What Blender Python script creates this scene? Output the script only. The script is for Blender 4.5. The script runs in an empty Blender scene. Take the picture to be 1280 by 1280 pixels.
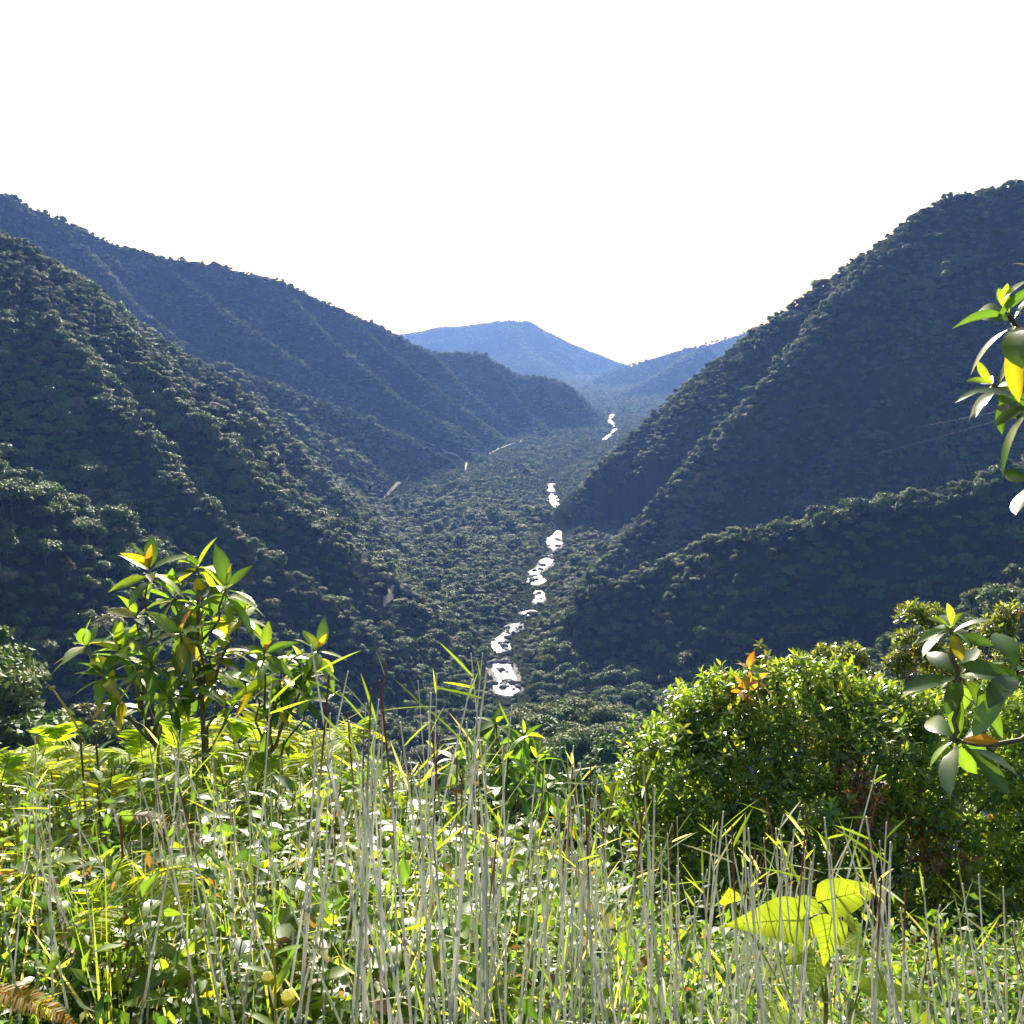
import bpy, math, random
import numpy as np
from mathutils import Vector, Matrix

# ------------------------------------------------------------------ camera, sky, sun, exposure
S = bpy.context.scene
COL = S.collection
EYE = 220.0                                   # eye height above the valley floor
FOV = math.radians(53.0)
PITCH = math.radians(9.3)
FPX = 640.0 / math.tan(FOV / 2)

cam_d = bpy.data.cameras.new('camera')
cam = bpy.data.objects.new('camera', cam_d)
COL.objects.link(cam)
cam_d.angle = FOV
cam_d.clip_start = 0.05
cam_d.clip_end = 40000
cam.location = (0, 0, EYE)
cam.rotation_euler = (math.radians(90) - PITCH, 0, 0)
S.camera = cam

SUN_EL, SUN_AZ = math.radians(26), math.radians(-6)
W = bpy.data.worlds.new('World'); S.world = W; W.use_nodes = True
wn = W.node_tree
sky = wn.nodes.new('ShaderNodeTexSky')
sky.sky_type = 'NISHITA'; sky.sun_disc = False
sky.sun_elevation = SUN_EL; sky.sun_rotation = SUN_AZ
sky.air_density = 1.2; sky.dust_density = 2.5; sky.ozone_density = 1.0
bg = wn.nodes['Background']; bg.inputs['Strength'].default_value = 0.055
wn.links.new(sky.outputs[0], bg.inputs['Color'])

sl = bpy.data.lights.new('sun', 'SUN'); so = bpy.data.objects.new('sun', sl); COL.objects.link(so)
sl.energy = 5.0; sl.angle = math.radians(0.5); sl.color = (1.0, 0.93, 0.82)
sunv = Vector((math.sin(SUN_AZ) * math.cos(SUN_EL), math.cos(SUN_AZ) * math.cos(SUN_EL), math.sin(SUN_EL)))
so.rotation_euler = (-sunv).to_track_quat('-Z', 'Y').to_euler()
so.location = (0, 0, 900)

S.view_settings.view_transform = 'Standard'; S.view_settings.look = 'None'
S.view_settings.gamma = 1.0; S.view_settings.exposure = 1.6
S.render.engine = 'CYCLES'
cy = S.cycles
cy.max_bounces = 6; cy.diffuse_bounces = 3; cy.glossy_bounces = 2; cy.transmission_bounces = 3
cy.volume_bounces = 0; cy.transparent_max_bounces = 8
cy.use_denoising = True
cy.sample_clamp_indirect = 4.0

HAZE_DENSITY = 0.85e-4
HAZE_COLOR = (0.19, 0.36, 1.0)

rs = np.random.RandomState(7)

# ------------------------------------------------------------------ helpers
cp, sp = math.cos(PITCH), math.sin(PITCH)
def P(px, py, Y):
    """point at world distance Y ahead that shows at photo pixel (px, py)"""
    a, b = (px - 640) / FPX, (640 - py) / FPX
    d = (a, cp + b * sp, -sp + b * cp)
    t = Y / d[1]
    return np.array((d[0] * t, Y, EYE + d[2] * t))
def on_plane(px, py, z=0.0):
    a, b = (px - 640) / FPX, (640 - py) / FPX
    d = (a, cp + b * sp, -sp + b * cp)
    t = (z - EYE) / d[2]
    return np.array((d[0] * t, d[1] * t, z))
def project(x, y, z):
    z = z - EYE
    dep = y * cp - z * sp
    up = y * sp + z * cp
    return 640 + FPX * x / dep, 640 - FPX * up / dep

def nrm(a):
    return a / np.maximum(np.linalg.norm(a, axis=-1, keepdims=True), 1e-9)

def _hash(ix, iy, seed):
    h = (ix.astype(np.int64) * 374761393 + iy.astype(np.int64) * 668265263 + seed * 1442695041) & 0xffffffff
    h = ((h ^ (h >> 13)) * 1274126177) & 0xffffffff
    return ((h ^ (h >> 16)) & 0xffff) / 65535.0
def vnoise(x, y, seed=0):
    x0, y0 = np.floor(x), np.floor(y)
    fx, fy = x - x0, y - y0
    fx, fy = fx * fx * (3 - 2 * fx), fy * fy * (3 - 2 * fy)
    a, b = _hash(x0, y0, seed), _hash(x0 + 1, y0, seed)
    c, d = _hash(x0, y0 + 1, seed), _hash(x0 + 1, y0 + 1, seed)
    return (a * (1 - fx) + b * fx) * (1 - fy) + (c * (1 - fx) + d * fx) * fy
def fbm(x, y, wl, octv=4, seed=0):
    s, amp, tot = 0, 1.0, 0
    for k in range(octv):
        s = s + amp * (vnoise(x / wl, y / wl, seed + k * 17) * 2 - 1); tot += amp
        amp *= 0.5; wl *= 0.5
    return s / tot

def mesh_np(name, V, F, mats=(), fmat=None, tint=None, smooth=True):
    """V (n,3), F (m,k) with one k; optional per-vertex tint (n,3)"""
    me = bpy.data.meshes.new(name)
    V = np.ascontiguousarray(V, dtype=np.float32); F = np.ascontiguousarray(F, dtype=np.int32)
    m, k = F.shape
    me.vertices.add(len(V)); me.vertices.foreach_set('co', V.ravel())
    me.loops.add(m * k); me.loops.foreach_set('vertex_index', F.ravel())
    me.polygons.add(m)
    me.polygons.foreach_set('loop_start', np.arange(0, m * k, k, dtype=np.int32))
    me.polygons.foreach_set('loop_total', np.full(m, k, dtype=np.int32))
    if smooth:
        me.polygons.foreach_set('use_smooth', np.ones(m, dtype=bool))
    for mt in mats: me.materials.append(mt)
    if fmat is not None:
        me.polygons.foreach_set('material_index', np.ascontiguousarray(fmat, dtype=np.int32))
    if tint is not None:
        a = me.color_attributes.new('tint', 'FLOAT_COLOR', 'POINT')
        c = np.ones((len(V), 4), dtype=np.float32); c[:, :3] = tint
        a.data.foreach_set('color', c.ravel())
    me.update(calc_edges=True); me.validate()
    return me

class Geo:
    def __init__(self): self.V, self.F, self.T, self.M, self.n = [], [], [], [], 0
    def add(self, V, F, tint=(0.1, 0.15, 0.04), mat=0):
        V = np.asarray(V, float).reshape(-1, 3); F = np.asarray(F, int)
        if F.shape[1] == 3: F = np.concatenate([F, F[:, 2:3]], 1)
        self.V.append(V); self.F.append(F + self.n)
        T = np.asarray(tint, float)
        if T.ndim == 1: T = np.broadcast_to(T, (len(V), 3))
        self.T.append(T); self.M.append(np.full(len(F), mat)); self.n += len(V)
    def tube(self, pts, rad, k=6, tint=(0.2, 0.15, 0.1), mat=0):
        pts = np.asarray(pts, float); n = len(pts)
        rad = np.broadcast_to(np.asarray(rad, float), (n,))
        tg = nrm(np.gradient(pts, axis=0))
        ref = np.array((0.31, 0.95, 0.05)) if abs(tg[0][2]) > 0.7 else np.array((0.1, 0.05, 1.0))
        u = nrm(np.cross(tg, ref)); v = np.cross(tg, u)
        a = np.arange(k) * 2 * math.pi / k
        ring = pts[:, None] + rad[:, None, None] * (np.cos(a)[None, :, None] * u[:, None] + np.sin(a)[None, :, None] * v[:, None])
        i = np.arange(n - 1)[:, None] * k; j = np.arange(k)[None]; j2 = (j + 1) % k
        F = np.stack([i + j, i + j2, i + k + j2, i + k + j], -1).reshape(-1, 4)
        self.add(ring.reshape(-1, 3), F, tint, mat)
    def leaves(self, p, d, n, L, Wd, tint, seg=4, fold=0.25, curl=0.25, shape='lance', mat=0, wave=0.0):
        """N leaves: base p, direction d, upper normal n, lengths, widths (half), tint (N,3)"""
        p = np.asarray(p, float).reshape(-1, 3); N = len(p)
        d = nrm(np.asarray(d, float).reshape(-1, 3)); n = np.asarray(n, float).reshape(-1, 3)
        n = nrm(n - d * (n * d).sum(-1, keepdims=True)); s = np.cross(d, n)
        L = np.broadcast_to(np.asarray(L, float), (N,)); Wd = np.broadcast_to(np.asarray(Wd, float), (N,))
        curl = np.broadcast_to(np.asarray(curl, float), (N,))
        t = np.linspace(0, 1, seg + 1)
        if shape == 'lance': w = np.sin(math.pi * np.clip(t, 0.0, 1) ** 0.8) ** 0.8
        elif shape == 'obov': w = np.sin(math.pi * np.clip(t, 0.0, 1) ** 1.35) ** 0.75
        elif shape == 'heart': w = np.interp(t, [0, 0.04, 0.18, 0.35, 0.6, 0.8, 0.93, 1], [0.35, 0.80, 1.0, 0.95, 0.58, 0.27, 0.08, 0])
        else: w = np.interp(t, [0, 0.1, 0.5, 0.8, 1], [0.5, 0.95, 1, 0.6, 0])     # blade
        w = np.maximum(w, 0.03)
        c = p[:, None] + d[:, None] * (L[:, None] * t)[..., None] - n[:, None] * (curl[:, None] * L[:, None] * t ** 2)[..., None]
        c = c - np.array((0, 0, 1.0)) * (np.maximum(curl, 0)[:, None] * L[:, None] * 0.3 * t ** 2)[..., None]
        off = (Wd[:, None] * w)[..., None]
        rip = wave * np.sin(t * 17)[None, :, None] * off * n[:, None]
        a = c - s[:, None] * off + n[:, None] * off * fold + rip
        b = c + s[:, None] * off + n[:, None] * off * fold - rip
        Vv = np.stack([a, c, b], 2).reshape(-1, 3)
        k = (seg + 1) * 3
        r = np.arange(seg)[:, None] * 3 + np.array((0, 1))[None]
        q = np.stack([r, r + 1, r + 4, r + 3], -1).reshape(-1, 4)
        F = (np.arange(N)[:, None, None] * k + q[None]).reshape(-1, 4)
        T = np.repeat(np.broadcast_to(np.asarray(tint, float), (N, 3)), k, 0)
        T = T.reshape(N, seg + 1, 3, 3).copy(); T[:, :, 1] *= 1.45; T[:, :, 0] *= 0.92          # paler midrib
        self.add(Vv, F, T.reshape(-1, 3), mat)
    def mesh(self, name, mats, smooth=True):
        return mesh_np(name, np.concatenate(self.V), np.concatenate(self.F), mats, np.concatenate(self.M), np.concatenate(self.T), smooth)

def link(name, me, parent=None, loc=None, rotz=0.0, scale=1.0):
    o = bpy.data.objects.new(name, me); COL.objects.link(o)
    if parent is not None: o.parent = parent
    if loc is not None: o.location = loc
    o.rotation_euler = (0, 0, rotz); o.scale = (scale,) * 3
    return o
def tag(o, label=None, cat=None, group=None, kind=None):
    if label: o['label'] = label
    if cat: o['category'] = cat
    if group: o['group'] = group
    if kind: o['kind'] = kind
    return o
def thing(name, label, cat, loc, rotz=0, scale=1.0, group=None):
    o = bpy.data.objects.new(name, None); COL.objects.link(o)
    o.location = loc; o.rotation_euler = (0, 0, rotz); o.scale = (scale,) * 3
    o.empty_display_size = 0.1
    return tag(o, label, cat, group)
def dup(root, loc, rotz, scale, label=None, tilt=(0, 0)):
    r = root.copy(); COL.objects.link(r)
    r.location = loc; r.rotation_euler = (tilt[0], tilt[1], rotz); r.scale = (scale,) * 3 if np.isscalar(scale) else scale
    if label: r['label'] = label
    for ch in list(root.children):
        c = ch.copy(); COL.objects.link(c); c.parent = r
    return r

# ------------------------------------------------------------------ materials
def new_mat(name):
    m = bpy.data.materials.new(name); m.use_nodes = True
    nt = m.node_tree; nt.nodes.clear()
    out = nt.nodes.new('ShaderNodeOutputMaterial')
    return m, nt, out
def N(nt, t, **kw):
    n = nt.nodes.new(t)
    for k, v in kw.items(): setattr(n, k, v)
    return n
def leaf_material(name, trans=0.45, rough=0.35, spec=0.5, tgain=(2.6, 2.3, 0.7), coat=0.0):
    m, nt, out = new_mat(name)
    at = N(nt, 'ShaderNodeAttribute', attribute_name='tint')
    no = N(nt, 'ShaderNodeTexNoise'); no.inputs['Scale'].default_value = 14; no.inputs['Detail'].default_value = 3
    co = N(nt, 'ShaderNodeTexCoord'); nt.links.new(co.outputs['Object'], no.inputs['Vector'])
    mr = N(nt, 'ShaderNodeMapRange'); mr.inputs['To Min'].default_value = 0.65; mr.inputs['To Max'].default_value = 1.35
    nt.links.new(no.outputs['Fac'], mr.inputs['Value'])
    mu = N(nt, 'ShaderNodeVectorMath', operation='SCALE')
    nt.links.new(at.outputs['Color'], mu.inputs[0]); nt.links.new(mr.outputs[0], mu.inputs['Scale'])
    pr = N(nt, 'ShaderNodeBsdfPrincipled')
    nt.links.new(mu.outputs[0], pr.inputs['Base Color'])
    pr.inputs['Roughness'].default_value = rough
    pr.inputs['Specular IOR Level'].default_value = spec
    tr = N(nt, 'ShaderNodeBsdfTranslucent')
    tg = N(nt, 'ShaderNodeVectorMath', operation='MULTIPLY'); tg.inputs[1].default_value = tgain
    nt.links.new(mu.outputs[0], tg.inputs[0]); nt.links.new(tg.outputs[0], tr.inputs['Color'])
    mx = N(nt, 'ShaderNodeMixShader'); mx.inputs[0].default_value = trans
    nt.links.new(pr.outputs[0], mx.inputs[1]); nt.links.new(tr.outputs[0], mx.inputs[2])
    nt.links.new(mx.outputs[0], out.inputs['Surface'])
    return m
def crown_material(name, cols, trans=0.3):
    """forest crowns: colour varies from tree to tree and a little through the crown"""
    m, nt, out = new_mat(name)
    oi = N(nt, 'ShaderNodeObjectInfo')
    cr = N(nt, 'ShaderNodeValToRGB')
    el = cr.color_ramp.elements
    while len(el) < len(cols): el.new(0.5)
    for i, c in enumerate(cols):
        el[i].position = i / (len(cols) - 1); el[i].color = (*c, 1)
    nt.links.new(oi.outputs['Random'], cr.inputs[0])
    co = N(nt, 'ShaderNodeTexCoord')
    no = N(nt, 'ShaderNodeTexNoise'); no.inputs['Scale'].default_value = 0.55; no.inputs['Detail'].default_value = 4
    nt.links.new(co.outputs['Object'], no.inputs['Vector'])
    mr = N(nt, 'ShaderNodeMapRange'); mr.inputs['From Min'].default_value = 0.3; mr.inputs['From Max'].default_value = 0.7
    mr.inputs['To Min'].default_value = 0.6; mr.inputs['To Max'].default_value = 1.4
    nt.links.new(no.outputs['Fac'], mr.inputs['Value'])
    mu = N(nt, 'ShaderNodeVectorMath', operation='SCALE')
    nt.links.new(cr.outputs[0], mu.inputs[0]); nt.links.new(mr.outputs[0], mu.inputs['Scale'])
    pr = N(nt, 'ShaderNodeBsdfPrincipled'); nt.links.new(mu.outputs[0], pr.inputs['Base Color'])
    pr.inputs['Roughness'].default_value = 0.6; pr.inputs['Specular IOR Level'].default_value = 0.22
    tr = N(nt, 'ShaderNodeBsdfTranslucent')
    tg = N(nt, 'ShaderNodeVectorMath', operation='MULTIPLY'); tg.inputs[1].default_value = (1.5, 1.5, 0.7)
    nt.links.new(mu.outputs[0], tg.inputs[0]); nt.links.new(tg.outputs[0], tr.inputs['Color'])
    mx = N(nt, 'ShaderNodeMixShader'); mx.inputs[0].default_value = trans
    nt.links.new(pr.outputs[0], mx.inputs[1]); nt.links.new(tr.outputs[0], mx.inputs[2])
    nt.links.new(mx.outputs[0], out.inputs['Surface'])
    return m
def plain_material(name, a, b, scale=4.0, rough=0.8, spec=0.3, bump=0.0, coord='Object', use_tint=False):
    m, nt, out = new_mat(name)
    co = N(nt, 'ShaderNodeTexCoord')
    no = N(nt, 'ShaderNodeTexNoise'); no.inputs['Scale'].default_value = scale; no.inputs['Detail'].default_value = 6
    nt.links.new(co.outputs[coord], no.inputs['Vector'])
    cr = N(nt, 'ShaderNodeValToRGB'); cr.color_ramp.elements[0].color = (*a, 1); cr.color_ramp.elements[1].color = (*b, 1)
    cr.color_ramp.elements[0].position = 0.35; cr.color_ramp.elements[1].position = 0.65
    nt.links.new(no.outputs['Fac'], cr.inputs[0])
    pr = N(nt, 'ShaderNodeBsdfPrincipled'); nt.links.new(cr.outputs[0], pr.inputs['Base Color'])
    pr.inputs['Roughness'].default_value = rough; pr.inputs['Specular IOR Level'].default_value = spec
    if bump:
        bp = N(nt, 'ShaderNodeBump'); bp.inputs['Strength'].default_value = bump
        nt.links.new(no.outputs['Fac'], bp.inputs['Height']); nt.links.new(bp.outputs[0], pr.inputs['Normal'])
    nt.links.new(pr.outputs[0], out.inputs['Surface'])
    return m

M_crown = crown_material('forest leaves', [(0.040, 0.090, 0.012), (0.068, 0.140, 0.016), (0.095, 0.165, 0.022), (0.120, 0.140, 0.040), (0.100, 0.175, 0.020), (0.165, 0.155, 0.075), (0.066, 0.130, 0.018), (0.030, 0.060, 0.014), (0.125, 0.175, 0.030)], 0.16)
M_bark = plain_material('bark', (0.06, 0.05, 0.04), (0.16, 0.14, 0.11), 6, 0.9, 0.2, 0.4)
M_leaf = leaf_material('glossy leaf', 0.48, 0.26, 0.8, (2.9, 2.5, 0.6))
M_soft = leaf_material('soft leaf', 0.55, 0.42, 0.5, (2.9, 2.5, 0.6))
M_fern = leaf_material('fern leaf', 0.6, 0.55, 0.25, (3.0, 2.6, 0.6))
M_blade = leaf_material('grass blade', 0.5, 0.5, 0.35, (2.6, 2.3, 0.7))
M_stalk = leaf_material('grass stalk', 0.40, 0.25, 0.9, (1.2, 1.22, 1.18))
M_twig = plain_material('twig', (0.07, 0.06, 0.035), (0.17, 0.14, 0.08), 20, 0.6, 0.4)
M_ground = plain_material('forest soil', (0.016, 0.022, 0.009), (0.030, 0.036, 0.015), 0.35, 1.0, 0.0)
M_road = plain_material('pale dirt', (0.26, 0.23, 0.17), (0.42, 0.37, 0.28), 0.3, 0.95, 0.1)
M_rock = plain_material('river rock', (0.12, 0.12, 0.12), (0.28, 0.27, 0.25), 0.6, 0.85, 0.3, 0.5)
M_cable = plain_material('cable', (0.3, 0.3, 0.32), (0.35, 0.35, 0.36), 1, 0.4, 0.5)

# ------------------------------------------------------------------ terrain
CAN = 7.5       # canopy height the ridges are lowered by
def ridge(pts, s, r=14, can=CAN):
    q = np.array([P(*p) for p in pts]); q[:, 2] -= can
    return q, s, r
RIDGES = [
    # left slope in the middle distance and its spur towards the camera
    ridge([(-330, 180, 640), (-160, 215, 720), (0, 290, 800), (50, 315, 840), (115, 365, 900), (165, 400, 950), (215, 430, 1000), (265, 470, 1060), (320, 512, 1120), (360, 545, 1180), (410, 588, 1260), (450, 622, 1350)], 0.86),
    ridge([(-160, 480, 420), (0, 565, 450), (100, 625, 480), (200, 690, 520), (300, 742, 570), (400, 792, 620), (450, 820, 660)], 1.15, 8),
    # spurs beyond it
    ridge([(230, 470, 1150), (295, 487, 1200), (350, 512, 1270), (430, 552, 1430), (500, 598, 1560)], 1.5, 8),
    ridge([(120, 420, 1180), (240, 447, 1300), (300, 458, 1400), (375, 487, 1500), (450, 517, 1620), (525, 548, 1750), (560, 568, 1760), (580, 582, 1790)], 1.5, 8),
    # long far left mountain
    ridge([(-300, 130, 1450), (-120, 190, 1620), (0, 238, 1750), (70, 268, 1830), (140, 300, 1900), (210, 318, 1980), (280, 330, 2060), (350, 346, 2130), (420, 380, 2200), (480, 407, 2270), (534, 437, 2340), (560, 460, 2370), (590, 490, 2410), (650, 537, 2460)], 1.1),
    # hill beyond
    ridge([(500, 425, 2700), (543, 435, 2700), (602, 438, 2720), (628, 454, 2740), (646, 466, 2760), (678, 468, 2800), (709, 479, 2850), (740, 507, 2900), (752, 533, 2950)], 0.85),
    # right mountain
    ridge([(1560, 130, 930), (1400, 190, 1000), (1280, 221, 1050), (1180, 240, 1080), (1140, 265, 1095), (1080, 310, 1110), (1040, 340, 1130), (990, 377, 1150), (935, 413, 1180), (880, 457, 1210), (840, 490, 1235), (800, 524, 1250), (760, 563, 1260), (730, 602, 1250), (714, 640, 1200), (712, 680, 1110), (722, 705, 1020)], 1.05),
    # lower right spur
    ridge([(1560, 500, 520), (1400, 545, 560), (1280, 572, 590), (1170, 602, 605), (1040, 637, 630), (960, 652, 655), (880, 667, 695), (840, 690, 712), (790, 706, 722), (742, 718, 735), (712, 738, 748), (694, 770, 755)], 1.4, 8),
    ridge([(1500, 590, 360), (1380, 650, 385), (1280, 705, 405), (1200, 745, 420), (1130, 790, 440)], 0.95, 8),
    # far mountains
    ridge([(380, 440, 7600), (440, 425, 7600), (510, 414, 7600), (560, 406, 7600), (600, 403, 7600), (640, 396, 7600), (660, 399, 7600), (690, 413, 7600), (720, 430, 7600), (780, 453, 7600), (860, 490, 7600)], 0.42, 30, 14),
    ridge([(640, 396, 7600), (650, 430, 7000), (690, 465, 6300), (715, 495, 5700)], 0.5, 20, 14),
    ridge([(700, 490, 5600), (780, 454, 5700), (830, 441, 5700), (880, 426, 5700), (925, 415, 5650), (1000, 395, 5400), (1150, 350, 5100)], 0.5, 20, 14),
    ridge([(880, 430, 4900), (830, 462, 4600), (780, 490, 4300), (735, 503, 4000)], 0.6, 10),
    # hillside at the near left
    (np.array([(-180, 40, 220.), (-134, 80, 208.), (-102, 125, 192.), (-86, 143, 179.), (-72, 158, 158.), (-52, 190, 116.)]), 0.8, 5),
]
def seg_dist(x, y, q):
    """distance to a 3-D polyline in plan and its z at the nearest point"""
    best = np.full(x.shape, 1e9); bz = np.zeros(x.shape)
    for a, b in zip(q[:-1], q[1:]):
        d = b[:2] - a[:2]
        t = np.clip(((x - a[0]) * d[0] + (y - a[1]) * d[1]) / (d @ d), 0, 1)
        dd = np.hypot(x - a[0] - t * d[0], y - a[1] - t * d[1])
        m = dd < best
        best = np.where(m, dd, best); bz = np.where(m, a[2] + t * (b[2] - a[2]), bz)
    return best, bz
def spur(pts, pulls, s, r=6, y0=500):
    """a rib running down a mountain face: each point stands a little in front of the face seen there"""
    ys = np.arange(y0, 3200, 4.0); out = []
    for (px, py), pull in zip(pts, pulls):
        q = np.array([P(px, py, Y) for Y in ys]); q[:, 2] -= CAN
        h = np.full(len(ys), 0.0)
        for (qq, ss, rr) in MAIN:
            d, z = seg_dist(q[:, 0], q[:, 1], qq)
            h = np.maximum(h, z - ss * (np.sqrt(d * d + rr * rr) - rr))
        k = int(np.argmax(q[:, 2] <= h)); Y = ys[k] - pull
        p = P(px, py, Y); p[2] -= CAN; out.append(p)
    return np.array(out), s, r
MAIN = list(RIDGES)
RIDGES += [
    spur([(360, 362), (400, 408), (459, 460), (490, 488), (545, 520), (577, 534), (607, 556)], [10, 70, 120, 140, 150, 130, 80], 1.25, 14),
    spur([(215, 335), (262, 372), (300, 400), (345, 430), (420, 474), (500, 512)], [10, 60, 110, 120, 110, 70], 1.25, 14),
    spur([(440, 395), (480, 432), (530, 470), (580, 508), (620, 538)], [10, 60, 95, 95, 60], 1.25, 12),
    spur([(100, 300), (150, 360), (200, 402), (250, 436)], [15, 80, 110, 100], 1.25, 14),
    spur([(610, 445), (640, 490), (668, 522), (700, 548)], [10, 50, 60, 40], 1.1),
    spur([(670, 470), (700, 505), (725, 532)], [10, 35, 35], 1.1),
    spur([(20, 320), (90, 440), (180, 550), (280, 640), (380, 715)], [8, 34, 44, 44, 40], 1.05, 8),
    spur([(130, 385), (220, 490), (310, 580), (400, 650), (465, 690)], [8, 26, 34, 34, 24], 1.05, 8),
    spur([(1150, 262), (1085, 322), (1010, 412), (945, 482), (885, 545), (856, 592), (838, 622)], [8, 34, 56, 70, 74, 66, 40], 0.95, 16),
    spur([(1240, 235), (1190, 330), (1130, 440), (1080, 530)], [8, 20, 28, 24], 1.1, 10),
]
RIVER_PX = [(640, 878), (634, 862), (632, 846), (626, 828), (630, 812), (622, 800), (636, 787), (650, 775), (668, 758), (676, 747), (670, 730), (667, 716), (682, 703), (692, 685), (696, 672), (706, 650), (700, 636), (692, 626), (688, 607), (696, 590), (728, 570), (752, 552), (762, 543), (770, 535), (762, 525), (766, 517)]
RIVER = np.array([on_plane(*p) for p in RIVER_PX])
ROADS = [
    [(480, 758), (482, 751), (488, 745), (488, 738), (493, 731)],
    [(480, 622), (492, 610), (508, 600), (512, 594)],
    [(582, 588), (583, 578), (576, 572), (560, 566), (548, 559), (530, 552)],
    [(610, 568), (625, 560), (650, 552), (664, 545)],
]
PY = np.array([-9000, -200, -30, -4, 0, 2, 4, 6, 10, 20, 40, 100, 200, 300, 370, 440, 540, 700, 9000.])
PD = np.array([60, 4, 1.4, 1.45, 1.6, 2.05, 2.9, 4.0, 6.6, 15, 32, 72, 108, 128, 142, 176, 224, 290, 400.])

def smax(a, b, k):
    h = np.clip(0.5 + 0.5 * (a - b) / k, 0, 1)
    return b * (1 - h) + a * h + k * h * (1 - h)
def near_ground(x, y):
    z = EYE - np.interp(y, PY, PD)
    xc = np.interp(y, [0, 100, 350, 600], [0, 2, 22, 60])
    w = np.interp(y, [-10, 0, 20, 120, 350, 600], [12, 12, 16, 12, 8, 8])
    sl_ = np.interp(y, [0, 20, 120, 350], [0.12, 0.25, 0.5, 0.6])
    far = np.maximum(np.abs(x - xc) - w, 0)
    return z - sl_ * (np.sqrt(far ** 2 + 16) - 4)
def ground(x, y):
    x = np.asarray(x, float); y = np.asarray(y, float)
    h = np.full(x.shape, -400.0); dn = np.full(x.shape, 1e9)
    for q, s, r in RIDGES:
        d, z = seg_dist(x, y, q)
        f = s * (np.sqrt(d * d + r * r) - r)
        t = z - f
        h = smax(t, h, 6.0); dn = np.minimum(dn, d)
    R = np.hypot(x, y)
    far = np.clip((R - 2500) / 2500, 0, 1)
    am = np.clip(h / 70, 0, 1) * np.clip(dn / 70, 0.12, 1)
    gul = fbm(x, y, 130, 4, 3)
    h = h + am * (1 + 0.3 * far) * (32 * gul - 16 * np.abs(fbm(x, y, 85, 3, 9)) * 1.6)
    floor = 1.2 * fbm(x, y, 60, 3, 5) + 0.4 + 9 * np.clip(vnoise(x / 130, y / 90, 51) - 0.35, 0, 1)
    h = smax(h, floor, 10.0)
    ng = near_ground(x, y)
    ng = ng + np.clip((R - 8) / 60, 0, 1) * 5 * fbm(x, y, 50, 3, 21) + 0.10 * fbm(x, y, 1.3, 3, 33) * np.clip(R / 2, 0, 1)
    # the ridges do not reach the viewpoint itself
    h = np.where(R < 45, np.minimum(h, ng - 2), h)
    h = np.where(y < 60, np.where(np.abs(x) < 45, np.minimum(h, ng - 2), h), h)
    h = smax(h, ng, np.clip(R / 20, 0.05, 6))
    dr, _ = seg_dist(x, y, RIVER)
    k = np.clip(1 - dr / 26, 0, 1)
    h = np.where((h < 14) & (y > 300), h * (1 - k) + k * (-2.6), h)
    return h

def build_terrain():
    az = np.concatenate([np.arange(-180, -45, 3.0), np.arange(-45, 45, 0.22), np.arange(45, 180.1, 3.0)])
    az = np.radians(az)
    r = np.concatenate([[0.02], np.geomspace(0.4, 300, 150), np.linspace(306, 2600, 280), np.geomspace(2640, 9800, 90)])
    A, Rr = np.meshgrid(az, r)
    x, y = np.sin(A) * Rr, np.cos(A) * Rr
    z = ground(x, y)
    V = np.stack([x, y, z], -1).reshape(-1, 3)
    n, m = z.shape
    i = np.arange(n - 1)[:, None] * m; j = np.arange(m - 1)[None]
    F = np.stack([i + j, i + j + 1, i + m + j + 1, i + m + j], -1).reshape(-1, 4)
    me = mesh_np('valley_ground', V, F[:, ::-1], [M_ground])
    o = link('valley_ground', me)
    tag(o, 'dark soil of the valley, its slopes and the hillside underfoot', None, None, 'structure')
    return az, r, z
TAZ, TR, TZ = build_terrain()
# running horizon per azimuth, to know which trees can be seen at all
_el = (TZ + 6 - EYE) / np.maximum(TR[:, None], 1)
_el[TR < 40] = -9
RUN = np.maximum.accumulate(_el, axis=0)
def seen(x, y, ztop, slack):
    R = np.hypot(x, y); A = np.arctan2(x, y)
    ia = np.clip(np.searchsorted(TAZ, A), 0, len(TAZ) - 1)
    ir = np.clip(np.searchsorted(TR, R - 6) - 1, 0, len(TR) - 1)
    return (ztop + slack - EYE) / R > RUN[ir, ia]

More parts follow.
